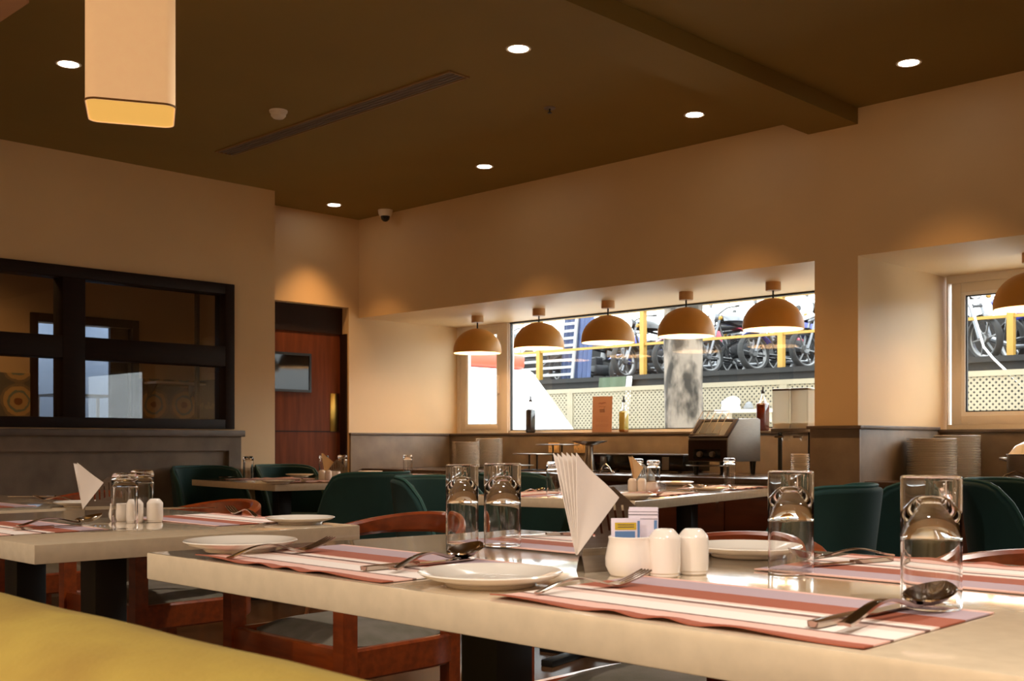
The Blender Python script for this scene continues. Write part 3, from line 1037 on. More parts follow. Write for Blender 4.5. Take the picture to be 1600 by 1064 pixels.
# cereal dispenser with two hoppers
xd0, xd1 = at_y(1213, 6.5), at_y(1272, 6.5)
xc = (xd0 + xd1) / 2
t = thing('cereal_dispenser', 'double cereal dispenser with two clear tubs of cream cereal beside the pillar', 'dispenser', (xc, 6.5, ZK))
MB().box((-.13, -.1, 0), (.13, .1, .015), .005).build('base', M['steel_dull'], t)
MB().cyl((-.11, .0, .015), (-.11, .0, .29), .014).build('post', M['black'], t)
MB().cyl((.11, .0, .015), (.11, .0, .29), .014).build('post', M['black'], t)
MB().box((-.14, -.07, .285), (.14, .07, .31), .004).build('crossbar', M['steel'], t)
for sx in (-.068, .068):
    m = MB()
    for a, b in (((-.062, -.062), (-.058, .062)), ((.058, -.062), (.062, .062)), ((-.058, -.062), (.058, -.058)), ((-.058, .058), (.058, .062))):
        m.box((sx + a[0], a[1], .311), (sx + b[0], b[1], .555))
    hp = m.build('hopper', M['frosted'], t)
    MB().box((sx - .056, -.056, .312), (sx + .056, .056, .345), .006).build('cereal', M['cereal'], hp)
    MB().box((sx - .064, -.064, .556), (sx + .064, .064, .57), .004).build('lid', M['steel'], t)
    MB().lathe([(0, .23), (.02, .23), (.03, .25), (.045, .285), (0, .285)], (sx, 0, 0)).build('chute', M['clear_plastic'], t)
    k = MB().cyl((sx, -.03, .255), (sx, -.075, .255), .008)
    k.box((sx - .035, -.085, .249), (sx + .035, -.073, .261), .004)
    k.build('turn_knob', M['chrome'], t)

# soup pot at the picture edge
x, y = at_y(1622, 6.3), 6.3
t = thing('soup_pot', 'steel soup pot with a pale domed lid on the counter', 'pot', (x, y, ZK))
MB().lathe([(0, 0), (.15, 0), (.155, .01), (.155, .15), (.16, .155), (.15, .155), (.145, .15), (.145, .012), (0, .012)]).build('body', M['steel'], t)
MB().lathe([(0, .235), (.06, .228), (.115, .2), (.14, .165), (.15, .156), (0, .156)]).build('lid', M['porcelain'], t)
MB().tube([(0, -.02, .23), (0, -.015, .26), (0, .015, .26), (0, .02, .23)], .006).build('lid_handle', M['black'], t)
for s in (-1, 1):
    MB().tube([(s * .15, -.04, .12), (s * .19, -.035, .13), (s * .19, .035, .13), (s * .15, .04, .12)], .007).build('handle', M['steel'], t)

# bottles and card on the window ledge
YE = 6.94
def bottle(name, u, label, liquid, rr, hb, fill, neck=True, second=None):
    x = at_y(u, YE)
    t = thing(name, label, 'bottle', (x, YE, ZS))
    r = rr
    MB().box((-r, -r, 0), (r, r, hb), r * .35, 3).build('glass_body', M['glass'], t)
    MB().lathe([(r * .8, hb - .002), (r * .6, hb + .02), (.012, hb + .045), (.012, hb + .075), (.009, hb + .075), (.009, hb + .04), (r * .5, hb + .012), (r * .7, hb - .004)], seg=20).build('neck', M['glass'], t)
    MB().box((-r + .003, -r + .003, .005), (r - .003, r - .003, hb * fill), r * .3, 3).build('liquid', liquid, t)
    if second:
        MB().box((-r + .0025, -r + .0025, .003), (r - .0025, r - .0025, hb * .16), r * .3, 3).build('sediment', second, t)
    cp = MB().lathe([(0, hb + .115), (.006, hb + .115), (.007, hb + .085), (.014, hb + .082), (.014, hb + .066), (0, hb + .066)], seg=16).build('pourer', M['cap'], t)
    return t


bottle('vinegar_bottle', 829, 'dark vinegar bottle on the window ledge before the white vehicle', M['vinegar'], .032, .2, .98)
bottle('oil_bottle', 974.5, 'pale yellow oil bottle on the window ledge beside the orange card', M['oil'], .03, .17, .95, second=M['oil_low'])
bottle('sauce_bottle', 1192, 'red brown sauce bottle on the window ledge behind the toaster', M['sauce'], .036, .2, .98)
# card
x = at_y(941, YE)
t = thing('menu_card', 'standing terracotta card with faint print on the window ledge', 'card', (x, YE - .005, ZS), math.radians(18))
MB().box((-.085, -.002, 0), (.085, .002, .29)).move(rx(-.06)).build('card', M['menu'], t)
random.seed(3)
card = [o for o in t.children][0]


def text_line(x0, x1, z, amp, w, n, name):
    q = [(x0 + (x1 - x0) * i / n, -.0026, z + random.uniform(-amp, amp)) for i in range(n + 1)]
    MB().tube(q, w, 4).move(rx(-.06)).build(name, M['menu_ink'], card)


text_line(-.033, .033, .236, .008, .0022, 14, 'title_text')
text_line(-.03, .03, .204, .0035, .0016, 14, 'subtitle_text')
for zz in (.125, .113, .101, .089, .06, .05):
    text_line(-.055, .055, zz, .0015, .0006, 20, 'text_line')
MB().prism([(0, .2), (.07, 0), (.066, 0), (-.004, .19)], -.02, .02, 'yz').build('easel_strut', M['menu'], t)

# ================================================================== tables
def table(name, label, corners, zt, th, columns, base=True):
    cx = sum(p[0] for p in corners) / 4
    cy = sum(p[1] for p in corners) / 4
    t = thing(name, label, 'table', (cx, cy, 0))
    MB().prism([(p[0] - cx, p[1] - cy) for p in corners], zt - th, zt, 'xy', .003).build('tabletop', M['slab'], t)
    d = Vector((corners[1][0] - corners[0][0], corners[1][1] - corners[0][1])).normalized()
    a = math.atan2(d.y, d.x)
    for x, y in columns:
        R = Matrix.Translation((x - cx, y - cy, 0)) @ rz(a)
        MB().box((-.045, -.045, .03), (.045, .045, zt - th - .012), .003).move(R).build('column', M['black'], t)
        MB().box((-.16, -.16, zt - th - .012), (.16, .16, zt - th)).move(R).build('top_plate', M['black'], t)
        MB().box((-.03, -.32, 0.0), (.03, .32, .03), .004).box((-.22, -.03, 0.0), (.22, .03, .03), .004).move(R).build('foot', M['black'], t)
    return t


ZA, ZB, ZD = 0.795, 0.755, 0.745
TA = lambda u, v, dz=0.0: at_z(u, v, ZA + dz)
TB = lambda u, v, dz=0.0: at_z(u, v, ZB + dz)
TD = lambda u, v, dz=0.0: at_z(u, v, ZD + dz)

table('dining_table', 'large cream stone topped table with the tall white napkins, nearest the ochre bench',
      [TA(230, 863), (-0.02, 0.965), (-0.02, 1.85), TA(812, 827)], ZA, .048, [(-1.41, 1.40), (-.45, 1.40)])
table('dining_table', 'cream stone topped table with two upturned glasses before white shakers, beside the dark kitchen window',
      [(-3.78, 1.06), TB(54, 851.5), TB(562, 820.5), (-3.78, 1.97)], ZB, .046, [(-2.93, 1.40), (-3.45, 1.40)])
table('dining_table', 'cream topped table cut by the picture edge, beyond the gap from the two shaker table',
      [(-5.2, 1.06), (-3.93, 1.06), (-3.93, 1.97), (-5.2, 1.97)], ZB, .046, [(-4.2, 1.5), (-4.9, 1.5)])
c3 = Vector(TD(430, 757))
e3x, e3y = Vector((-.9945, .105)), Vector((.105, .9945))
P3 = lambda a, b: tuple(c3 + e3x * a + e3y * b)
table('dining_table', 'cream topped table with teal chairs in front of the brown door', [P3(1.16, 0), P3(0, 0), P3(0, 1.3), P3(1.16, 1.3)], ZD, .04, [P3(.58, .35), P3(.58, .95)])
c4 = Vector(TD(992, 783))
e4x, e4y = Vector((-.982, -.19)), Vector((-.19, .982))
P4 = lambda a, b: tuple(c4 + e4x * a + e4y * b)
table('dining_table', 'cream topped table with teal chairs in front of the window counter', [P4(.9, 0), P4(0, 0), P4(0, 1.95), P4(.9, 1.95)], ZD, .042, [P4(.45, .35), P4(.45, 1.5)])
table('dining_table', 'small cream topped table in the far corner by the door and counter', [(-7.2, 5.25), (-6.05, 5.25), (-6.05, 5.8), (-7.2, 5.8)], ZD, .042, [(-6.5, 5.5)])

# ================================================================== chairs
def wood_chair():
    t = thing('hoop_chair', '-', 'chair')
    w = .268
    # D shaped apron ring
    path = [(-w, .26, .405)]
    for i in range(17):
        q = PI + PI * i / 16
        path.append((w * math.cos(q), -.03 + .235 * math.sin(q), .405))
    path.append((w, .26, .405))
    m = MB().band(path, .03, .085)
    m.box((-w, .245, .363), (w, .275, .448), .004)
    m.build('seat_frame', M['wood'], t)
    # padded seat, slightly domed
    N, R = 24, 7
    bmx = MB()
    bm = bmx.bm
    out = []
    for i in range(N * 2):
        a = 2 * PI * i / (N * 2)
        x, y = math.cos(a), math.sin(a)
        ex = 2.0 if y < 0 else 5.0
        k = (abs(x) ** ex + abs(y) ** ex) ** (-1 / ex)
        out.append((x * k * (w - .012), .0 + (y * k * .245 if y > 0 else y * k * .235)))
    rings = []
    for r in range(R + 1):
        f = 1 - r / R
        z = .445 + .038 * (1 - f ** 4)
        rings.append([bm.verts.new((p[0] * f, p[1] * f, z)) for p in out] if r < R else [bm.verts.new((0, 0, z))])
    lo = [bm.verts.new((p[0], p[1], .42)) for p in out]
    n = len(out)
    for i in range(n):
        j = (i + 1) % n
        bm.faces.new((lo[i], lo[j], rings[0][j], rings[0][i]))
        for r in range(R):
            if r == R - 1:
                bm.faces.new((rings[r][i], rings[r][j], rings[R][0]))
            else:
                bm.faces.new((rings[r][i], rings[r][j], rings[r + 1][j], rings[r + 1][i]))
    bm.faces.new(lo[::-1])
    bmx.build('seat_cushion', M['cushion'], t)
    for sx in (-1, 1):
        MB().prism([(sx * w - .022, .238), (sx * w + .022, .238), (sx * w + .022, .284), (sx * w - .022, .284)], 0, .645, 'xy', .004).build('leg', M['wood'], t)
        MB().prism([(sx * .245 - .02, -.15), (sx * .245 + .02, -.15), (sx * .245 + .02, -.108), (sx * .245 - .02, -.108)], 0, .685, 'xy', .004).build('leg', M['wood'], t)
    # horseshoe rail: arms and back
    path = [(-w, .29, .655), (-w, .18, .66), (-w, .06, .675)]
    for i in range(21):
        q = PI + PI * i / 20
        path.append((w * math.cos(q), -.045 + .265 * math.sin(q), .685 + .056 * abs(math.sin(q)) ** .8))
    path += [(w, .06, .675), (w, .18, .66), (w, .29, .655)]
    n = len(path)
    hs = [.034 + .03 * math.sin(PI * i / (n - 1)) ** 2 for i in range(n)]
    wd = [.05 - .016 * math.sin(PI * i / (n - 1)) ** 2 for i in range(n)]
    MB().band(path, wd, hs).build('arm_rail', M['wood'], t)
    return t


def place(proto, spots, group):
    for i, (x, y, a, lb) in enumerate(spots):
        if i == 0:
            proto.location = (x, y, 0)
            proto.rotation_euler = (0, 0, a)
            proto['label'] = lb
            proto['group'] = group
        else:
            dup(proto, (x, y, 0), a, lb, group)


place(wood_chair(), [
    (-2.62, 2.04, PI, 'red brown hoop-backed chair between the two front tables, padded seat showing below the slab'),
    (-3.74, 2.04, PI, 'red brown hoop-backed chair behind the white shakers of the two glass table'),
    (-4.88, 2.04, PI, 'red brown hoop-backed chair behind the fork and plate by the picture edge'),
    (-1.47, 2.06, PI, 'red brown hoop-backed chair behind the plate of the big table'),
    (-.78, 2.10, PI, 'red brown hoop-backed chair behind the biggest tumbler')], 'wooden hoop-backed chairs')


def teal_chair():
    t = thing('upholstered_chair', '-', 'chair')
    grid = []
    R, C = 12, 21
    for i in range(R):
        h = i / (R - 1)
        row = []
        for j in range(C):
            s = -1 + 2 * j / (C - 1)
            hw = .265 - .02 * h
            k = (1 - .07 * h ** 2 * abs(s) ** 9)
            x = s * hw * (1.18 - .18 * abs(s))
            y = -.235 + (.40 - .15 * h) * (abs(s) ** 2.6) - .05 * h - .03 * max(0, h - .8) * 5 * abs(s) ** 8
            z = .40 + .415 * h * k
            row.append((x, y, z))
        grid.append(row)
    m = MB().sheet(grid, .045)
    o = m.build('backrest', M['teal'], t, angle=70)
    bv = o.modifiers.new('soft', 'BEVEL')
    bv.width = .014
    bv.segments = 3
    bv.limit_method = 'ANGLE'
    bv.angle_limit = math.radians(50)
    edge = [grid[i][0] for i in range(R)] + [grid[-1][j] for j in range(1, C - 1)] + [grid[i][-1] for i in range(R - 1, -1, -1)]
    MB().tube([(p[0], p[1] + .004, p[2] + .006) for p in edge], .0085, 6).build('piping', M['teal_pipe'], o)
    MB().box((-.235, -.19, .37), (.235, .25, .475), .04, 4).build('seat', M['teal'], t)
    for sx in (-1, 1):
        MB().cyl((sx * .17, .19, .385), (sx * .235, .25, 0), .02, .012, 14).build('leg', M['tan_wood'], t)
        MB().cyl((sx * .17, -.15, .385), (sx * .225, -.25, 0), .02, .012, 14).build('leg', M['tan_wood'], t)
    return t


H = PI / 2
R4 = math.radians(11)
place(teal_chair(), [
    (-6.78, 4.0, -H, 'teal velvet chair at the table by the door, nearer the stone surround'),
    (-6.80, 4.66, -H, 'teal velvet chair at the table by the door, its back against the brown door'),
    (-5.08, 3.98, H - .1, 'teal velvet chair with its broad back before the stone niche wall'),
    (-3.95, 3.62, -H + R4, 'teal velvet chair behind the pair of upturned tumblers, overlapping the broad teal back'),
    (-4.05, 4.28, -H + R4, 'teal velvet chair half hidden behind the single far glass and the napkins'),
    (-2.31, 4.02, H + R4, 'teal velvet chair partly behind the tumbler before the pillar'),
    (-2.33, 4.80, H + R4, 'teal velvet chair below the pillar dado, its slanted side edge in full view'),
    (-1.82, 5.15, -H, 'teal velvet chair in front of the soup pot, cut by the picture edge'),
], 'teal velvet chairs')

# ================================================================== ochre bench in front
t = thing('booth_bench', 'ochre fabric bench back filling the lower corner of the picture', 'bench', (-1.75, .45, 0))
hx = 1.5
prof = [(-.12, .35), (-.12, .70)]
for i in range(9):
    q = PI - PI * i / 8
    prof.append((-.03 + .1 * math.cos(q) if i < 4 else -.01 + .095 * math.cos(q), .715 + .085 * math.sin(q)))
prof += [(.085, .35)]
NX = 40
m = MB()
bm = m.bm
ringz = []
for k in range(NX + 1):
    x = -hx + 2 * hx * k / NX
    ringz.append([bm.verts.new((x, p[0], p[1] + (.034 + .0008 * math.sin(k * 1.7) if p[1] > .6 else 0))) for p in prof])
for k in range(NX):
    for i in range(len(prof)):
        j = (i + 1) % len(prof)
        bm.faces.new((ringz[k][i], ringz[k][j], ringz[k + 1][j], ringz[k + 1][i]))
bm.faces.new(ringz[0])
bm.faces.new(ringz[-1][::-1])
m.build('backrest', M['yellow'], t, angle=60)
MB().box((-hx, -.1, .10), (hx, .42, .36), .01).build('base', M['wood'], t)
for k in range(3):
    MB().box((-hx + .005 + k, .088, .36), (-hx + .995 + k, .43, .46), .03, 3).build('seat_cushion', M['yellow'], t)
MB().box((-hx + .03, -.08, 0), (hx - .03, .38, .10)).build('plinth', M['black'], t)

# ================================================================== tableware
CACHE = {}


def cached(key, name, make, material, loc, rotz=0.0, angle=35):
    if key not in CACHE:
        o = make().build(name, material, None, loc, rotz, angle)
        CACHE[key] = o.data
        return o
    o = bpy.data.objects.new(name, CACHE[key])
    COL.objects.link(o)
    o.location = loc
    o.rotation_euler = (0, 0, rotz)
    return o


def placemat(x, y, z, rot, label):
    def make():
        g = []
        R, C = 25, 61
        for i in range(R):
            b = -.155 + .31 * i / (R - 1)
            row = []
            for j in range(C):
                a = -.25 + .5 * j / (C - 1)
                e = max(0, 1 - (b + .155) / .03)
                z_ = .0016 + e * .0022 * (1 + math.sin(a * 55 + 2 * math.sin(a * 17)))
                row.append((a, b, z_))
            g.append(row)
        return MB().sheet(g, .0016)
    return tag(cached('placemat', 'placemat', make, M['mat'], (x, y, z), rot, 60), label, 'placemat', 'striped placemats')


def plate(x, y, z, label, r=.0995, h=.0195):
    def make():
        return MB().lathe([(0, .004), (r * .56, .004), (r * .58, 0), (r * .62, 0), (r * .65, .005), (r * .92, h - .007), (r, h - .0015), (r * .985, h), (r * .9, h - .002), (r * .62, .009), (r * .5, .0075), (0, .0075)], seg=64)
    return tag(cached(('plate', r), 'side_plate', make, M['porcelain'], (x, y, z)), label, 'plate')


def tumbler(x, y, z, label, r=.034, h=.153, group='upturned glass tumblers'):
    """empty tumbler standing upside down: closed, rounded end on top"""
    def make():
        i = r - .0022
        m = MB().lathe([(i, 0), (r - .0004, 0), (r, .001), (r, .003), (r, h - .032), (r, h - .03), (r + .0012, h - .018), (r - .0005, h - .007), (r - .006, h - .001), (r * .6, h), (0, h)], seg=48)
        m.lathe([(0, h - .016), (i * .6, h - .017), (i * .85, h - .021), (i * .97, h - .029), (i, h - .04), (i, h - .042), (i, .002), (i, 0)], seg=48)
        bmesh.ops.remove_doubles(m.bm, verts=m.bm.verts[:], dist=1e-5)
        return m
    return tag(cached(('tumbler', r, h), 'tumbler', make, M['glass'], (x, y, z), 0, 50), label, 'glass', group)


def heavy_tumbler(x, y, z, label, r=.034, h=.153):
    """straight heavy-based tumbler standing upside down: thick clear end on top, cone-ended hollow below"""
    def make():
        i = r - .0019
        m = MB().lathe([(i, 0), (r - .0008, 0), (r, .001), (r, .003), (r, h - .005), (r, h - .0025), (r - .0006, h - .0008), (r - .002, h), (r * .86, h - .0006), (0, h - .0012)], seg=72)
        m.lathe([(0, h - .0225), (r * .3, h - .0235), (r * .42, h - .027), (r * .62, h - .039), (r * .8, h - .05), (i - .003, h - .06), (i - .0008, h - .067), (i, h - .074), (i, h - .076), (i, .02), (i, .002), (i, 0)], seg=72)
        bmesh.ops.remove_doubles(m.bm, verts=m.bm.verts[:], dist=1e-5)
        return m
    return tag(cached(('heavy', r, h), 'tumbler', make, M['glass'], (x, y, z), 0, 50), label, 'glass', 'heavy upturned tumblers on the big table')


def fork_mb():
    m = MB()
    zc = lambda x: .003 + .014 * math.sin(PI * min(1, x / .135)) ** 1.3 if x < .135 else .004 + .016 * ((x - .135) / .06) ** 1.4
    g = []
    for i in range(25):
        x = .148 * i / 24
        w = .0058 - .0028 * min(1, x / .09) if x < .1 else .003 + .0085 * min(1, (x - .1) / .035)
        if i == 0:
            w *= .6
        g.append([(x, w * k, zc(x) + .0006 * (1 - abs(k))) for k in (-1, -.5, 0, .5, 1)])
    m.sheet(g, .0024)
    for k in range(4):
        y = -.0095 + .0063 * k
        m.sheet([[(x, y - .0016 * q, zc(x)), (x, y + .0016 * q, zc(x))] for x, q in ((.145, 1.3), (.155, 1), (.17, 1), (.185, .9), (.196, .45))], .0022)
    return m


def spoon_mb():
    m = MB()
    zc = lambda x: .004 + .012 * math.sin(PI * min(1, x / .14)) ** 1.5
    g = []
    for i in range(21):
        x = .142 * i / 20
        w = .0058 - .0026 * min(1, x / .1)
        g.append([(x, w * k, zc(x) + .0006 * (1 - abs(k))) for k in (-1, -.5, 0, .5, 1)])
    m.sheet(g, .0026)
    g = []
    for i in range(13):
        s = i / 12
        x = .137 + .06 * s
        w = .0205 * math.sin(PI * min(1, .06 + .94 * s) ** .85) ** .6 + .0012
        row = []
        for j in range(9):
            k = -1 + j / 4
            dip = .011 * (1 - k * k) * math.sin(PI * s) ** .7
            row.append((x, w * k, .0145 - dip + .006 * s - (.010 * (1 - s) * .5)))
        g.append(row)
    m.sheet(g, .0016)
    return m


def knife_mb():
    m = MB()
    m.sheet([[(x, w * k, .004 + .0006 * (1 - abs(k))) for k in (-1, -.5, 0, .5, 1)] for x, w in ((0, .004), (.003, .0062), (.03, .0068), (.07, .006), (.095, .0045))], .0055)
    m.sheet([[(x, a, .0035), (x, b, .0035)] for x, a, b in ((.09, -.0045, .0045), (.105, -.009, .006), (.15, -.0095, .0065), (.185, -.008, .0065), (.2, -.002, .005), (.206, .002, .004))], .0015)
    return m


KIND = {'fork': fork_mb, 'spoon': spoon_mb, 'knife': knife_mb}
MIDX = {'fork': .098, 'spoon': .098, 'knife': .103}


def cutlery(kind, a, b, z, label, mid=True, tilt=0.0):
    """a handle end, b tip (seen direction); centred on their midpoint"""
    d = math.atan2(b[1] - a[1], b[0] - a[0])
    L = MIDX[kind]
    sc = max(.97, min(1.28, math.dist(a, b) / (2 * L)))
    L *= sc
    if mid:
        cx, cy = (a[0] + b[0]) / 2, (a[1] + b[1]) / 2
        x, y = cx - L * math.cos(d), cy - L * math.sin(d)
    else:
        x, y = a
    o = cached(kind, kind, KIND[kind], M['chrome'], (x, y, z), d, 60)
    o.rotation_euler = (0, tilt, d)
    o.scale = (sc, sc, sc)
    return tag(o, label, 'cutlery')


def shaker(x, y, z, label, s=1.0, material='pot', rot=0):
    def make():
        m = MB().lathe([(0, .0), (.0195, 0), (.0212, .002), (.0212, .0045), (.0228, .0065), (.0236, .02), (.0232, .055), (.0222, .0585), (.0155, .067), (.0125, .0692), (0, .0695)], seg=36)
        return m
    t = tag(cached('shaker_' + material, 'shaker', make, M[material], (x, y, z), rot), label, 'shaker')
    t.scale = (s, s, s)
    return t


def pot(x, y, z, label, material='pot', s=1.0):
    def make():
        return MB().lathe([(0, 0), (.029, 0), (.031, .0025), (.0365, .014), (.037, .026), (.0335, .043), (.0318, .052), (.0325, .0565), (.0312, .0575), (.0295, .054), (.031, .043), (.0345, .026), (.033, .012), (0, .006)], seg=48)
    t = tag(cached('pot_' + material, 'sugar_pot', make, M[material], (x, y, z), 0, 60), label, 'pot')
    t.scale = (s, s, s)
    return t


def holed_plate(outer, holes, th):
    """flat plate in the local x-z plane with real openings, thickness along y"""
    from mathutils.geometry import tessellate_polygon
    loops = [outer] + holes
    flat = [p for l in loops for p in l]
    tris = tessellate_polygon([[Vector((p[0], p[1], 0)) for p in l] for l in loops])
    m = MB()
    bm = m.bm
    A = [bm.verts.new((p[0], -th / 2, p[1])) for p in flat]
    B = [bm.verts.new((p[0], th / 2, p[1])) for p in flat]
    for a, b, c in tris:
        bm.faces.new((A[a], A[b], A[c]))
        bm.faces.new((B[a], B[c], B[b]))
    k = 0
    for l in loops:
        n = len(l)
        for i in range(n):
            j = (i + 1) % n
            bm.faces.new((A[k + i], A[k + j], B[k + j], B[k + i]))
        k += n
    return m


def napkin_holder(x, y, z, rot, label):
    t = thing('napkin_holder', label, 'napkin holder', (x, y, z), rot)
    W = .074
    outer = [(-W, 0), (W, 0), (W, .042), (.004, .104), (-.004, .104), (-W, .042)]
    holes = []
    for k in range(-3, 4):
        cx = k * .0145
        top = .087 - abs(cx) * .8
        bot = .028 + (3 - abs(k)) * .004
        if top - bot < .008:
            continue
        holes.append([(cx - .0024, bot), (cx - .0024, top), (cx + .0024, top + .0), (cx + .0024, bot)])
    m = holed_plate(outer, holes, .0014)
    m.move(Matrix.Translation((0, .004, .024)) @ rx(math.radians(-14)))
    m.build('house_plate', M['steel'], t)
    MB().box((-W, -.0007, 0), (W, .0007, .012)).move(Matrix.Translation((0, -.004, .024)) @ rx(math.radians(16))).build('front_lip', M['steel'], t)
    f = MB()
    f.box((-W, -.0007, -.0262), (W, .0007, 0)).move(Matrix.Translation((0, .004, .0245)) @ rx(math.radians(18)))
    f.build('rear_foot', M['steel'], t)
    f = MB()
    f.box((-W, -.0007, -.0262), (W, .0007, 0)).move(Matrix.Translation((0, -.004, .0245)) @ rx(math.radians(-18)))
    f.build('front_foot', M['steel'], t)
    MB().box((-W, -.0045, .0238), (W, .0045, .0252)).build('trough', M['steel'], t)
    return t


def napkins(x, y, z, rot, n, labels, group, material='napkin', lean=-8, s=1.0, flip=1):
    """folded kite-shaped napkins standing on one corner in a holder"""
    for i in range(n):
        f = (i - (n - 1) / 2)
        pts_ = [(0, 0), (-.036, .146), (-.026, .150), (.058, .083)]
        ap = .085 * f / max(1, n)                      # fan in the plane
        g = []
        ca, sa = math.cos(-ap), math.sin(-ap)
        # triangle from bottom tip to the top edge, curved softly
        L0, L1 = Vector((-.020, .146)), Vector((.060, .084))
        for a in range(9):
            u = a / 8
            row = []
            for b in range(7):
                v = b / 6
                e = L0.lerp(L1, v)
                notch = 1 - .06 * math.sin(PI * v) * 0 - .012 * abs(math.sin(v * 4.0 + i * 1.3)) * u
                p = e * u * notch
                px_, pz_ = p.x * ca - p.y * sa, p.x * sa + p.y * ca
                bow = .004 * math.sin(PI * v) * u + .0015 * math.sin(7 * v + i) * u
                row.append((px_ * flip, bow, pz_))
            g.append(row)
        m = MB().sheet(g, .0012)
        m.move(Matrix.Translation((0, .0026 - .0011 * i * 5 / max(n, 1), .0262)) @ rx(math.radians(lean + 3.2 * i)) @ Matrix.Scale(s, 4))
        o = m.build('napkin', M[material], None, (x, y, z), rot, 60)
        tag(o, labels[0] if i == 0 else (labels[1] if i < n - 1 else labels[2]), 'napkin', group)


def holder_set(x, y, z, rot, label, n, where, material='napkin', s=1.0, end=-.081):
    napkin_holder(x, y, z, rot, label)
    ox, oy = x + end * math.cos(rot), y + end * math.sin(rot)
    napkins(ox, oy, z, rot, n, ['rearmost folded napkin, against the steel plate ' + where, 'folded napkin inside the standing bunch ' + where, 'frontmost folded napkin of the standing bunch ' + where],
            'napkins ' + where, material, s=s)


# ---------------------------------------------------------------- big table in front
zA = ZA + .0003
zm = zA + .0026
placemat(-1.455, .9755 + .155, zA, 0, 'striped rust and white placemat at the free corner of the big table')
placemat(-.748, .9785 + .155, zA, 0, 'striped rust and white placemat under the fork and big spoon of the big table')
placemat(-1.36, 1.62, zA, PI, 'striped placemat behind the pair of upturned tumblers on the big table')
placemat(-.68, 1.63, zA, PI, 'striped placemat on the far side of the big table, behind the biggest glass')
x, y = at_z(376, 844.5, ZA + .0205); plate(x, y, zm, 'white side plate at the free corner of the big table')
x, y = at_z(766, 891.5, ZA + .0195); plate(x, y, zA, 'white side plate in the middle of the big table front edge')
x, y = at_z(1168, 851, ZA + .0195); plate(x, y, zA, 'white side plate behind the shakers on the big table')
cutlery('fork', TA(838, 934), TA(1010, 916), zm, 'steel fork on the striped placemat in front of the shakers')
cutlery('fork', TA(356, 878), TA(518, 862), zm, 'steel fork beside the plate at the free table corner')
cutlery('knife', TA(566, 896), TA(745, 878), zm, 'steel knife with its handle showing beside the middle plate')
cutlery('spoon', TA(598, 902), TA(760, 872), zm + .001, 'steel spoon half hidden behind the middle plate')
cutlery('knife', TA(1268, 987), TA(1430, 950), zm, 'steel knife under the big spoon, front edge of the big table')
cutlery('spoon', TA(1316, 996), TA(1478, 952), zm + .004, 'steel spoon with a shiny bowl on the front placemat')
cutlery('knife', TA(1386, 880), TA(1262, 890), zm, 'steel knife lying behind the glass on the far placemat')
cutlery('spoon', TA(1378, 877), TA(1250, 881), zm + .003, 'steel spoon crossing the knife behind the glass on the far placemat')
cutlery('knife', TA(895, 838), TA(800, 842), zm, 'steel knife seen behind the pair of upturned tumblers')
x, y = TA(1455, 953); heavy_tumbler(x, y, zm, 'biggest upturned heavy tumbler, closest of all, on the front placemat corner')
x, y = TA(1235.5, 895); heavy_tumbler(x, y, zA, 'upturned heavy tumbler in front of the pillar on the big table', r=.0335, h=.152)
x, y = TA(785, 855); heavy_tumbler(x, y, zm, 'nearer glass of the pair of upturned tumblers on the big table', r=.0345)
x, y = TA(722, 849); heavy_tumbler(x, y, zA, 'farther glass of the pair of upturned tumblers on the big table', r=.0315, h=.152)
x, y = TA(972, 890)
holder_set(x, y, zA, math.radians(72), 'steel house-shaped napkin holder with slots on the big table', 6, 'on the big table', s=1.06)
x, y = TA(985, 899); px_, py_ = x, y; pot(x, y, zA, 'white open sugar pot with paper sachets on the big table')
x, y = TA(1038, 901); shaker(x, y, zA, 'white shaker standing against the sugar pot on the big table', 1.0)
x, y = TA(1083, 897); shaker(x, y, zA, 'white shaker at the end of the row on the big table', .97)


def sachet(dx, dy, rot, tilt, label, yellow, up=0.0):
    t = thing('sugar_sachet', label, 'sachet', (px_ + dx, py_ + dy, zA + .022 + up), rot)
    R = rx(math.radians(tilt))
    MB().box((-.0215, -.0008, 0), (.0215, .0008, .062), .0006).move(R).build('paper', M['sachet'], t)
    if yellow:
        MB().box((-.016, -.0013, .045), (.0155, -.0009, .0555)).move(R).build('yellow_band', M['sachet_yellow'], t)
        MB().box((-.016, -.0013, .03), (.0135, -.0009, .043)).box((.017, -.0013, .03), (.0205, -.0009, .058)).move(R).build('blue_band', M['sachet_blue'], t)
        for zz in (.0485, .0518):
            MB().box((-.012, -.0016, zz), (.012, -.0013, zz + .001)).move(R).build('text_line', M['ink'], t)
    else:
        MB().box((-.0215, -.0012, .0535), (.0215, -.0009, .0545)).box((-.0215, -.0012, .0475), (.0215, -.0009, .0482)).box((-.0215, -.0012, .058), (.0215, -.0009, .0586)).move(R).build('print_line', M['ink'], t)
        MB().box((.016, -.0012, .02), (.0205, -.0009, .046)).move(R).build('blue_band', M['sachet_blue'], t)
    return t


sachet(.0, -.0105, YAW + .06, -2, 'sugar sachet with a yellow and blue print, foremost in the pot', True)
sachet(.009, .0185, YAW - .1, -4, 'white lined sugar sachet standing behind the yellow banded one', False, .012)
sachet(.006, .0235, YAW - .14, -6, 'white sugar sachet rearmost in the pot', False, .015)

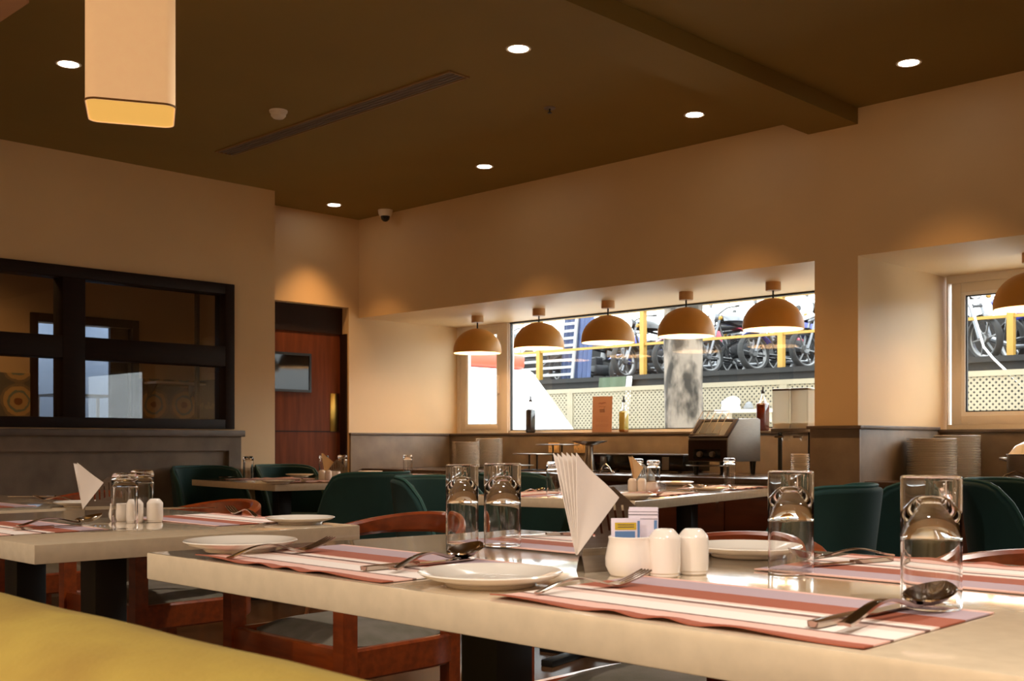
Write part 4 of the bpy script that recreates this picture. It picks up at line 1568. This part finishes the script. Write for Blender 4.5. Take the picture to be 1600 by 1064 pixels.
# ---------------------------------------------------------------- table with the two glasses
zB = ZB + .0003
zm = zB + .0026
placemat(-3.12, 1.075 + .155, zB, 0, 'striped placemat under the knife and spoon on the two glass table')
placemat(-3.02, 1.955 - .155, zB, PI, 'striped placemat with a plate beside it on the far side of the two glass table')
x, y = at_z(469, 807.5, ZB + .0195); plate(x, y, zB, 'white side plate on the far corner of the two glass table')
cutlery('knife', TB(22, 831), TB(150, 822), zm, 'steel knife under a spoon on the two glass table')
cutlery('spoon', TB(24, 829), TB(162, 820), zm + .004, 'steel spoon with a shiny bowl on the two glass table')
cutlery('fork', TB(408, 812), TB(352, 803), zm, 'steel fork beside the plate on the two glass table')
cutlery('knife', TB(262, 797), TB(325, 796), zm, 'steel knife behind the shakers of the two glass table')
x, y = TB(195, 827); tumbler(x, y, zB, 'nearer upturned tumbler before the white shakers')
x, y = TB(222, 814); tumbler(x, y, zB, 'farther upturned tumbler behind the white shakers')
x, y = TB(242, 816); shaker(x, y, zB, 'white shaker standing clear beside the two upturned glasses')
x, y = TB(211, 817); shaker(x, y, zB, 'white shaker half seen through the nearer tumbler')
x, y = TB(188, 814); pot(x, y, zB, 'white sugar pot seen through the nearer tumbler', s=.9)
x, y = TB(172, 808)
holder_set(x, y, zB, math.radians(72), 'steel napkin holder behind the nearer of two glasses', 3, 'on the two glass table')
# far table, cut by the edge
placemat(-4.35, 1.55, zB, 0, 'striped placemat on the table cut by the picture edge')
x, y = at_z(128, 783, ZB + .02); plate(x, y, zB, 'white side plate beside the white napkins, on the cut table')
cutlery('fork', TB(105, 784), TB(62, 783), zm, 'steel fork on the table cut by the picture edge')
cutlery('knife', TB(80, 778), TB(20, 778), zm, 'steel knife on the table cut by the picture edge')

# ---------------------------------------------------------------- table by the door
zD = ZD + .0003
zm = zD + .0026
placemat(*P3(.28, .42), zD, -.1 + H, 'striped placemat on the table by the door, near the chairs with broad back')
placemat(*P3(.88, .42), zD, -.1 - H, 'striped placemat on the table by the door, near the glass')
x, y = TD(388, 748.5); tumbler(x, y, zD, 'upturned tumbler alone at the end of the table by the door')
x, y = at_z(435, 751, ZD + .02); plate(x, y, zm, 'white side plate at the front corner of the table by the door')
x, y = at_z(468, 741, ZD + .02); plate(x, y, zm, 'white side plate behind the front one on the table by the door')
for u, v, lb in ((503, 750, 'cream shaker at the outer end of the row on the table by the door'), (513, 750.5, 'cream shaker in the middle of the row on the table by the door')):
    x, y = TD(u, v); shaker(x, y, zD, lb, .95)
x, y = TD(524, 750); pot(x, y, zD, 'cream sugar pot next to the napkins on the table by the door')
x, y = TD(506, 745); tumbler(x, y, zD, 'upturned tumbler behind the shakers on the table by the door')
x, y = TD(535, 744); tumbler(x, y, zD, 'upturned tumbler behind the napkins on the table by the door')
x, y = TD(526, 747)
holder_set(x, y, zD, math.radians(50), 'steel napkin holder on the table by the door', 3, 'on the table by the door', 'napkin_cream')
x, y = at_z(557, 745, ZD + .02); plate(x, y, zm, 'white side plate beside the broad teal chair back, table by the door')
cutlery('fork', TD(466, 752), TD(480, 757), zm, 'steel fork beside the front plate on the table by the door')
cutlery('knife', TD(345, 747), TD(370, 746), zm, 'steel knife beside the lone tumbler on the table by the door')
# small far table
placemat(-6.5, 5.45, zD, 0, 'striped placemat on the small far corner table')
x, y = -6.33, 5.36; tumbler(x, y, zD, 'upturned tumbler on the small far corner table, above a teal back')
x, y = -6.95, 5.5; plate(x, y, zD, 'white side plate on the small far corner table')

# ---------------------------------------------------------------- table before the counter
placemat(*P4(.66, .3), zD, H + R4 - PI, 'striped placemat under the lone far tumbler before the counter')
placemat(*P4(.22, .55), zD, H + R4, 'striped placemat along the edge of the table before the counter')
placemat(*P4(.22, 1.45), zD, H + R4, 'striped placemat farther along the table before the counter')
x, y = TD(865, 774); tumbler(x, y, zm, 'upturned tumbler close to the tall napkins, on the table before the counter')
x, y = TD(1139.5, 758.5); tumbler(x, y, zm, 'upturned tumbler in front of the toaster')
x, y = TD(1021, 766); tumbler(x, y, zD, 'upturned tumbler beside the cream napkins before the counter')
x, y = TD(996, 759); tumbler(x, y, zD, 'upturned tumbler behind the cream napkins before the counter')
for u, v, lb in ((988, 768, 'cream shaker at the outer end of the row before the counter'), (1003, 768, 'cream shaker in the middle of the row before the counter')):
    x, y = TD(u, v); shaker(x, y, zD, lb, .95)
x, y = TD(1019, 769.5); pot(x, y, zD, 'cream sugar pot in front of a tumbler before the counter', s=.85)
x, y = TD(1010, 761)
holder_set(x, y, zD, math.radians(75), 'steel napkin holder on the table before the counter', 3, 'on the table before the counter', 'napkin_cream')
x, y = at_z(990, 773, ZD + .02); plate(x, y, zm, 'white side plate before the cream shakers on the table before the counter')
x, y = at_z(1108, 762, ZD + .02); plate(x, y, zm, 'white side plate between the sugar pot and the lone tumbler, before the counter')
x, y = at_z(1057, 753, ZD + .02); plate(x, y, zm, 'white side plate behind the tumblers on the table before the counter')
cutlery('fork', TD(1010, 775), TD(1028, 777), zm, 'steel fork beside the plate under the cream shakers')
cutlery('knife', TD(1060, 768), TD(1104, 770), zm, 'steel knife in front of the middle plate before the counter')
cutlery('spoon', TD(1062, 764), TD(1100, 768), zm + .004, 'steel spoon over a knife before the counter')
cutlery('fork', TD(1132, 764), TD(1150, 768), zm, 'steel fork beside the tumbler in front of the toaster')
cutlery('spoon', P4(.12, 1.38), P4(.3, 1.30), zm, 'steel spoon beyond the tumbler in front of the toaster')
cutlery('spoon', TD(820, 771), TD(847, 769), zm, 'dark steel spoon beside the pair of upturned tumblers, table before the counter')

# ================================================================== outside the windows
struct(MB().box((-40, 7.12, -.35), (12, 40, -.15)).build('floor_outside', M['concrete']))
YF, YR = 12.0, 16.0
ZR = 2.20
wl = struct(MB().box((-40, YR, -.15), (12, 40, ZR - .08)).build('wall_outside', M['retain']))
MB().box((-40, YR - .08, ZR - .08), (12, 40, ZR)).build('ledge', M['retain'], wl)
MB().box((-40, 21.2, ZR), (12, 21.5, ZR + 1.15)).build('parapet', M['retain'], wl)


def clip(p, q, x0, x1, z0, z1):
    t0, t1 = 0.0, 1.0
    dx, dz = q[0] - p[0], q[1] - p[1]
    for d, lo, hi, s in ((dx, x0, x1, p[0]), (dz, z0, z1, p[1])):
        if abs(d) < 1e-9:
            if s < lo or s > hi:
                return None
            continue
        a, b = (lo - s) / d, (hi - s) / d
        if a > b:
            a, b = b, a
        t0, t1 = max(t0, a), min(t1, b)
    if t0 >= t1:
        return None
    return (p[0] + dx * t0, p[1] + dz * t0), (p[0] + dx * t1, p[1] + dz * t1)


def lattice_panel(xc, w, label):
    t = thing('lattice_panel', label, 'fence', (xc, YF, -.15), 0, 'cream lattice fence panels')
    zt, zb = 1.87, .75
    m = MB()
    bm = m.bm
    pitch, sw = .066, .0235
    for sgn, yo in ((1, -.0006), (-1, .0006)):
        k = -int((zt - zb + w) / pitch) - 2
        while k * pitch < w + (zt - zb):
            x0 = -w / 2 + k * pitch
            L = (zt - zb)
            p = (x0, zb) if sgn > 0 else (x0 + L, zb)
            q = (x0 + L, zt) if sgn > 0 else (x0, zt)
            c = clip(p, q, -w / 2, w / 2, zb, zt)
            k += 1
            if not c:
                continue
            (ax, az), (bx, bz) = c
            n = Vector((bz - az, 0, -(bx - ax)))
            if n.length < .01:
                continue
            n = n.normalized() * sw / 2
            A, B = Vector((ax, yo, az)), Vector((bx, yo, bz))
            h = Vector((0, .005, 0))
            vv = [bm.verts.new(v) for v in (A - n - h, A + n - h, B + n - h, B - n - h, A - n + h, A + n + h, B + n + h, B - n + h)]
            for f in ((0, 1, 2, 3), (7, 6, 5, 4), (0, 4, 5, 1), (1, 5, 6, 2), (2, 6, 7, 3), (3, 7, 4, 0)):
                bm.faces.new([vv[i] for i in f])
    m.build('lattice', M['lattice'], t)
    f = MB()
    f.box((-w / 2 - .02, -.022, zt - .03), (w / 2 + .02, .022, zt + .03)).box((-w / 2 - .02, -.022, zb - .03), (w / 2 + .02, .022, zb + .03))
    f.box((-w / 2 - .02, -.02, zb + .03), (-w / 2 + .03, .02, zt - .03)).box((w / 2 - .03, -.02, zb + .03), (w / 2 + .02, .02, zt - .03))
    f.build('frame', M['lattice'], t)
    for s in (-1, 1):
        MB().box((s * (w / 2 - .1) - .04, -.02, 0), (s * (w / 2 - .1) + .04, .02, zb - .03)).build('post', M['lattice'], t)
    return t


for i, lb in enumerate(('cream lattice fence panel behind the white vehicle', 'cream lattice fence panel behind the orange card', 'cream lattice fence panel behind the tree trunk',
                        'cream lattice fence panel beyond the toaster and red sauce bottle', 'cream lattice fence panel beyond the pillar', 'cream lattice fence panel in the second window')):
    lattice_panel(-11.45 + i * 1.72, 1.68, lb)
lattice_panel(-1.13, 1.68, 'cream lattice fence panel past the picture edge in the second window')
lattice_panel(-13.17, 1.68, 'cream lattice fence panel hidden low behind the white vehicle')
lattice_panel(0.59, 1.68, 'cream lattice fence panel outside beyond the last ochre pendant')
# white rail with a bundle of cloth on the fence
xl0, xl1 = at_y(1123, YF - .12), at_y(1212, YF - .12)
zl = ZC + (VH - 640) / FPX * ((YF - .12) / ray(1160)[1])
t = thing('fence_shelf', 'narrow white shelf fixed to the lattice behind the toaster', 'shelf', ((xl0 + xl1) / 2, YF - .022, zl))
hx = (xl1 - xl0) / 2
MB().box((-hx, -.2, -.04), (hx, 0, 0), .005).build('board', M['white_plastic'], t)
for s in (-.7, .7):
    MB().prism([(0, -.04), (-.15, -.04), (0, -.16)], s * hx - .012, s * hx + .012, 'yz').build('bracket', M['white_plastic'], t)
def lump(r, sc, seed, name, material, loc):
    m = MB()
    bmesh.ops.create_icosphere(m.bm, subdivisions=3, radius=r)
    rr = random.Random(seed)
    ph = [rr.uniform(0, 6) for _ in range(6)]
    for v in m.bm.verts:
        k = 1 + .16 * math.sin(v.co.x * 30 * .14 / r + ph[0]) + .12 * math.sin(v.co.y * 40 * .14 / r + ph[1]) + .1 * math.sin(v.co.z * 50 * .14 / r + ph[2])
        v.co = Vector((v.co.x * sc[0] * k, v.co.y * sc[1] * k, max(v.co.z * sc[2] * k, -r * sc[2] * .5) + r * sc[2] * .5))
    return m.build(name, material, None, loc, 0, 80)
xw = at_y(1143, YF - .12)
tag(lump(.14, (1, .55, .8), 1, 'cloth_bundle', M['white_cloth'], (xw, YF - .13, zl)), 'crumpled white cloth on the shelf of the lattice fence', 'cloth')
xw = at_y(1157, YF - .12)
tag(lump(.07, (1, .6, .8), 4, 'cloth_bundle', M['grey_cloth'], (xw + .12, YF - .13, zl)), 'small grey cloth beside the white cloth on the fence shelf', 'cloth')

# tree trunk
xt = at_y(1069, 11)
m = MB()
bm = m.bm
rings = []
SEG, NZ = 40, 34
for i in range(NZ + 1):
    z = -.15 + 5.4 * i / NZ
    ring = []
    for k in range(SEG):
        a = 2 * PI * k / SEG
        r = .228 + .05 * max(0, .6 - z) + .010 * math.sin(3 * a + z * 1.3) + .006 * math.sin(7 * a - z * 3) + random.uniform(-.004, .004)
        ring.append(bm.verts.new((r * math.cos(a), r * math.sin(a), z)))
    rings.append(ring)
for i in range(NZ):
    for k in range(SEG):
        l = (k + 1) % SEG
        bm.faces.new((rings[i][k], rings[i][l], rings[i + 1][l], rings[i + 1][k]))
bm.faces.new(rings[-1])
tag(m.build('tree_trunk', M['bark'], None, (xt, 11, 0), 0, 80), 'thick grey mottled tree trunk outside the large window', 'tree')

# yellow railing on the raised yard
def railing(x0, x1, posts, label):
    t = thing('yellow_railing', label, 'railing', (x0, YR + .1, ZR))
    for z in (.56, 1.17):
        MB().box((0, -.025, z - .022), (x1 - x0, .025, z + .022)).build('rail', M['rail'], t)
    for u in posts:
        x = at_y(u, YR + .1) - x0
        MB().box((x - .045, -.05, 0), (x + .045, .05, 1.2)).build('post', M['rail'], t)
    return t


railing(-18.5, at_y(1300, YR), (760, 843, 1005, 1221), 'yellow steel railing before the parked motorcycles, behind the large window')
railing(at_y(1310, YR), 0, (1420, 1580, 1690), 'yellow steel railing before the motorcycles in the second window')

# green banner hanging on the dark wall
xg0, xg1 = at_y(937, YR - .1), at_y(990, YR - .1)
t = thing('hanging_tarpaulin', 'dull green and white tarpaulin hanging on the dark wall outside', 'tarpaulin', ((xg0 + xg1) / 2, YR - .11, ZR - .02))
hx = (xg1 - xg0) / 2
g = [[(-hx + 2 * hx * .8 * j / 12 - .1 * i / 8, .012 * math.sin(j * 1.4), -.9 * i / 8) for j in range(13)] for i in range(9)]
MB().sheet(g, .006).build('green_sheet', M['tarp_green'], t)
g = [[(hx * .62 + .3 * hx * j / 4 - .1 * i / 8, .012 * math.sin(j * 1.9), -.9 * i / 8) for j in range(5)] for i in range(9)]
MB().sheet(g, .006).build('white_sheet', M['white_cloth'], t)

# white vehicle close to the window
xv = at_y(893, 9.2)
yv = 9.2
def vp(u, v, y=9.2):
    a, b = ray(u)
    tt = y / b
    return a * tt, ZC - (v - VH) / FPX * tt
p1 = vp(832, 579, 10.6)
p2 = vp(897, 675, 10.6)
t = thing('white_vehicle', 'white sloped vehicle with a red strip on top, close outside the window', 'vehicle', (-9.6, 9.2, -.15))
o_ = lambda p: (p[0] + 9.6, p[1] + .15)
q1, q2 = o_(p1), o_(p2)
prof = [(-2.6, .35), (q2[0] + .75, .35), (q2[0] + .78, .75), (q2[0] + .45, .98), (q2[0], q2[1]), (q1[0] + .02, q1[1] - .03), (q1[0] - .04, q1[1]), (-1.0, q1[1] + .03), (-2.5, q1[1] - .02), (-2.6, q1[1] - .2)]
MB().prism(prof, 0, 1.4, 'xz', .02).build('body', M['white_body'], t)
d_ = Vector((q2[0] - q1[0], 0, q2[1] - q1[1]))
m = MB()
m.tube([(q1[0] + .02, -.004, q1[1] - .18), (q2[0] - .17, -.004, q2[1] - .05)], .006, 6)
m.tube([(q1[0] - .72, -.004, q1[1] - .25), (q2[0] - .75, -.004, q2[1] - .12)], .005, 6)
m.build('panel_line', M['grey_line'], t)
xr0, xr1 = vp(738, 560)[0] + 9.6, vp(822, 560, 10.5)[0] + 9.6
zr = q1[1] + .03
MB().box((xr0 - .5, .1, zr - .02), (xr1, 1.3, zr + .17), .05, 3).build('roof_box', M['red_body'], t)
for x in (q2[0] + .2, -1.8):
    m = MB()
    m.lathe([(0, -.09), (.2, -.09), (.31, -.07), (.33, 0), (.31, .07), (.2, .09), (0, .09)], (x, .05, .33), 28, rx(PI / 2))
    wl_ = m.build('wheel', M['tyre'], t)
    MB().lathe([(0, .1), (.17, .1), (.19, .088), (0, .088)], (x, .05, .33), 24, rx(PI / 2)).build('hubcap', M['rim'], wl_)

# blue corrugated sheet and white slatted rack among the motorcycles
xs_ = at_y(893, YR + .5)
t = tag(MB().sheet([[(-.42 + .84 * j / 32, .025 * math.sin(j * 1.2) + .12 * i, 1.35 * i) for j in range(33)] for i in range(2)], .006).build('corrugated_sheet', M['blue_sheet'], None, (xs_, YR + .6, ZR), -.1), 'blue corrugated sheet standing behind the yellow railing', 'sheet')
xs_ = at_y(850, YR + .5)
t = thing('slatted_rack', 'white slatted metal rack leaning behind the yellow railing', 'rack', (xs_, YR + .5, ZR))
for s in (-.75, .75):
    MB().box((s - .03, -.02, 0), (s + .03, .02, 1.35)).move(rx(-.12)).build('upright', M['rack_white'], t)
for i in range(9):
    MB().box((-.75, -.025, .1 + i * .145), (.75, -.0, .15 + i * .145)).move(rx(-.12)).build('rung', M['rack_white'], t)


# ------------------------------------------------------------------ motorcycles
def motorcycle(x, y, rot, lean, colour, label, steer=.25):
    t = thing('motorcycle', label, 'motorcycle', (x, y, ZR), rot, 'motorcycles parked behind the railing')
    t.rotation_euler = (lean, 0, rot)
    R = .29
    body = M[colour]

    def wheel(cx, st):
        mt = Matrix.Translation((cx, 0, R)) @ rz(st) @ rx(PI / 2)
        w_ = MB().lathe([(R - .055, -.035), (R - .03, -.05), (R - .005, -.035), (R, 0), (R - .005, .035), (R - .03, .05), (R - .055, .035), (R - .06, 0), (R - .055, -.035)], (0, 0, 0), 40).move(mt).build('wheel', M['tyre'], t, angle=60)
        m = MB().lathe([(R - .075, -.02), (R - .05, -.03), (R - .05, .03), (R - .075, .02), (R - .075, -.02)], (0, 0, 0), 40)
        for k in range(6):
            q = PI / 3 * k
            m.tube([(.03 * math.cos(q), .03 * math.sin(q), 0), ((R - .06) * math.cos(q + .12), (R - .06) * math.sin(q + .12), 0)], .013, 6)
        m.lathe([(0, -.04), (.06, -.035), (.075, 0), (.06, .035), (0, .04)], (0, 0, 0), 20)
        m.move(mt).build('rim', M['rim'], w_)

    wheel(.65, steer)
    wheel(-.6, 0)
    f = MB()
    for s in (-.075, .075):
        f.tube([(.65, s, R), (.45, s, .82), (.42, s, .92)], .02, 10)
    f.tube([(.5, -.085, .72), (.5, .085, .72)], .02)
    f.build('front_fork', M['bike_silver'], t)
    g = []
    for i in range(9):
        q = math.radians(150 - 13 * i)
        g.append([(.65 + (R + .03) * math.cos(q), k * .055, R + (R + .03) * math.sin(q) - .012 * abs(k)) for k in (-1, -.5, 0, .5, 1)])
    MB().sheet(g, .004).build('mudguard', body, t)
    f = MB()
    f.tube([(.42, 0, .86), (.1, 0, .78), (-.35, 0, .72), (-.75, 0, .78)], .022)
    f.tube([(.42, 0, .82), (.3, 0, .35), (-.1, 0, .28), (-.3, 0, .45), (-.35, 0, .72)], .02)
    for s in (-.09, .09):
        f.tube([(-.1, s, .32), (-.6, s, R)], .02).tube([(-.6, s, R + .03), (-.5, s, .7)], .026)
    f.build('bike_frame', M['bike_black'], t)
    e = MB().box((-.12, -.12, .28), (.2, .12, .48), .03).box((.0, -.08, .46), (.17, .08, .64), .02)
    for k in range(5):
        e.box((-.02, -.1, .48 + k * .03), (.19, .1, .49 + k * .03))
    e.build('engine', M['engine'], t)
    m = MB()
    g = []
    for i in range(13):
        s = i / 12
        xx = .38 - .5 * s
        ww = .05 + .1 * math.sin(PI * min(1, .15 + .8 * s)) ** .8
        hh = .04 + .12 * math.sin(PI * min(1, .2 + .75 * s)) ** .8
        g.append([(xx, ww * math.cos(a), .82 + hh * math.sin(a)) for a in [PI * q / 8 for q in range(9)]])
    MB().sheet(g, .01).build('fuel_tank', body, t, angle=60)
    MB().prism([(-.1, .82), (-.18, .86), (-.45, .84), (-.72, .93), (-.82, .92), (-.72, .82), (-.3, .76)], -.11, .11, 'xz', .025).build('seat', M['bike_black'], t)
    MB().prism([(-.1, .78), (-.35, .74), (-.35, .55), (-.05, .58)], -.1, .1, 'xz', .02).build('side_cover', body, t)
    MB().prism([(-.45, .82), (-.8, .9), (-.92, .86), (-.85, .78)], -.09, .09, 'xz', .02).build('tail', body, t)
    MB().tube([(.2, -.13, .36), (.05, -.14, .2), (-.3, -.15, .2), (-.85, -.17, .36)], [.02, .02, .035, .045], 10).build('exhaust', M['bike_silver'], t)
    h = MB().tube([(.3, -.36, .98), (.36, -.2, 1.0), (.4, 0, .96), (.36, .2, 1.0), (.3, .36, .98)], .013)
    h.tube([(.3, -.36, .98), (.27, -.42, .975)], .02).tube([(.3, .36, .98), (.27, .42, .975)], .02)
    h.build('handlebar', M['bike_black'], t)
    for s in (-1, 1):
        MB().tube([(.34, s * .24, 1.0), (.36, s * .3, 1.18)], .007, 6).lathe([(0, -.012), (.05, -.01), (.055, 0), (0, .004)], (.36, s * .31, 1.2), 16, ry(-PI / 2)).build('mirror', M['bike_black'], t)
    hl = MB().lathe([(0, -.09), (.07, -.07), (.095, 0), (.09, .02), (0, .02)], (.5, 0, .9), 24, ry(PI / 2)).build('headlight', body, t)
    MB().lathe([(0, .045), (.05, .038), (.085, .021), (0, .021)], (.5, 0, .9), 24, ry(PI / 2)).build('lens', M['lens'], hl)
    MB().box((.555, -.13, .745), (.563, .13, .805), .003).build('number_plate', M['plate_white'], t)
    for s in (-1, 1):
        MB().tube([(.46, s * .09, .84), (.47, s * .17, .84)], .008, 6).lathe([(0, -.03), (.028, -.02), (.03, .02), (0, .035)], (.48, s * .19, .84), 12, ry(PI / 2)).build('indicator', M['rail'], t)
    return t


F = -PI / 2
bikes = [
    (-16.4, 17.0, F - .45, .06, 'bike_silver', 'silver motorcycle behind the white vehicle and its red strip'),
    (-13.1, 17.0, F - .3, .08, 'bike_black', 'black motorcycle behind the middle ochre pendant, next to the corrugated sheet'),
    (-12.1, 17.05, F - .4, .10, 'bike_red', 'motorcycle with a bright red tank beside the yellow post and the trunk'),
    (-11.1, 17.0, F - .5, .17, 'bike_silver', 'silver motorcycle with large tilted front wheel just past the trunk'),
    (-10.15, 17.0, F - .5, .18, 'bike_blue', 'blue motorcycle with tilted front wheel over the sauce bottle'),
    (-9.2, 17.05, F - .5, .12, 'bike_black', 'black motorcycle beside the pillar edge, behind the last yellow post'),
    (-7.2, 17.0, F + .85, .1, 'bike_black', 'dark motorcycle at the sash edge of the second window'),
    (-6.0, 16.95, F + .95, .06, 'bike_blue', 'blue motorcycle in the second window behind the white cable'),
    (-4.8, 16.95, F + .95, .05, 'bike_blue', 'blue motorcycle past the yellow post in the second window'),
    (-3.6, 17.0, F + .9, .05, 'bike_black', 'black motorcycle beyond the last ochre pendant'),
    (-16.6, 19.5, F - .2, .05, 'bike_black', 'black motorcycle in the rear row behind the white slatted rack'),
    (-15.3, 19.5, F - .2, .05, 'bike_blue', 'blue motorcycle in the rear row by the corrugated sheet'),
    (-14.1, 19.5, F - .1, .0, 'bike_silver', 'silver motorcycle in the rear row behind the middle pendant'),
    (-12.9, 19.5, F - .2, .05, 'bike_black', 'black motorcycle in the rear row by the trunk'),
    (-11.7, 19.5, F + .1, .0, 'bike_red', 'red motorcycle in the rear row above the toaster'),
    (-10.5, 19.5, F + .1, .0, 'bike_black', 'black motorcycle in the rear row by the pillar'),
]
for x, y, r_, ln, c, lb in bikes:
    motorcycle(x, y + .38, r_, ln, c, lb).scale = (1.17, 1.17, 1.17)
# loose white cable hanging before the second window's bikes
xq = lambda u, v, y: (at_y(u, y), y, ZC - (v - VH) / FPX * (y / ray(u)[1]))
pts_ = [xq(1506, 446, 14), xq(1512, 464, 14), xq(1522, 492, 14), xq(1533, 528, 14), xq(1537, 542, 14), xq(1552, 560, 14), xq(1576, 583, 14), xq(1602, 606, 14), xq(1640, 640, 14)]
o = MB().tube(pts_, .014, 8).build('white_cable', M['white_cloth'])
tag(o, 'slack white cable hanging across the second window view', 'cable')
for o in list(COL.objects):
    if o.parent is None and o.type in ('MESH', 'EMPTY') and o.get('label') == '-':
        print('UNLABELLED', o.name)
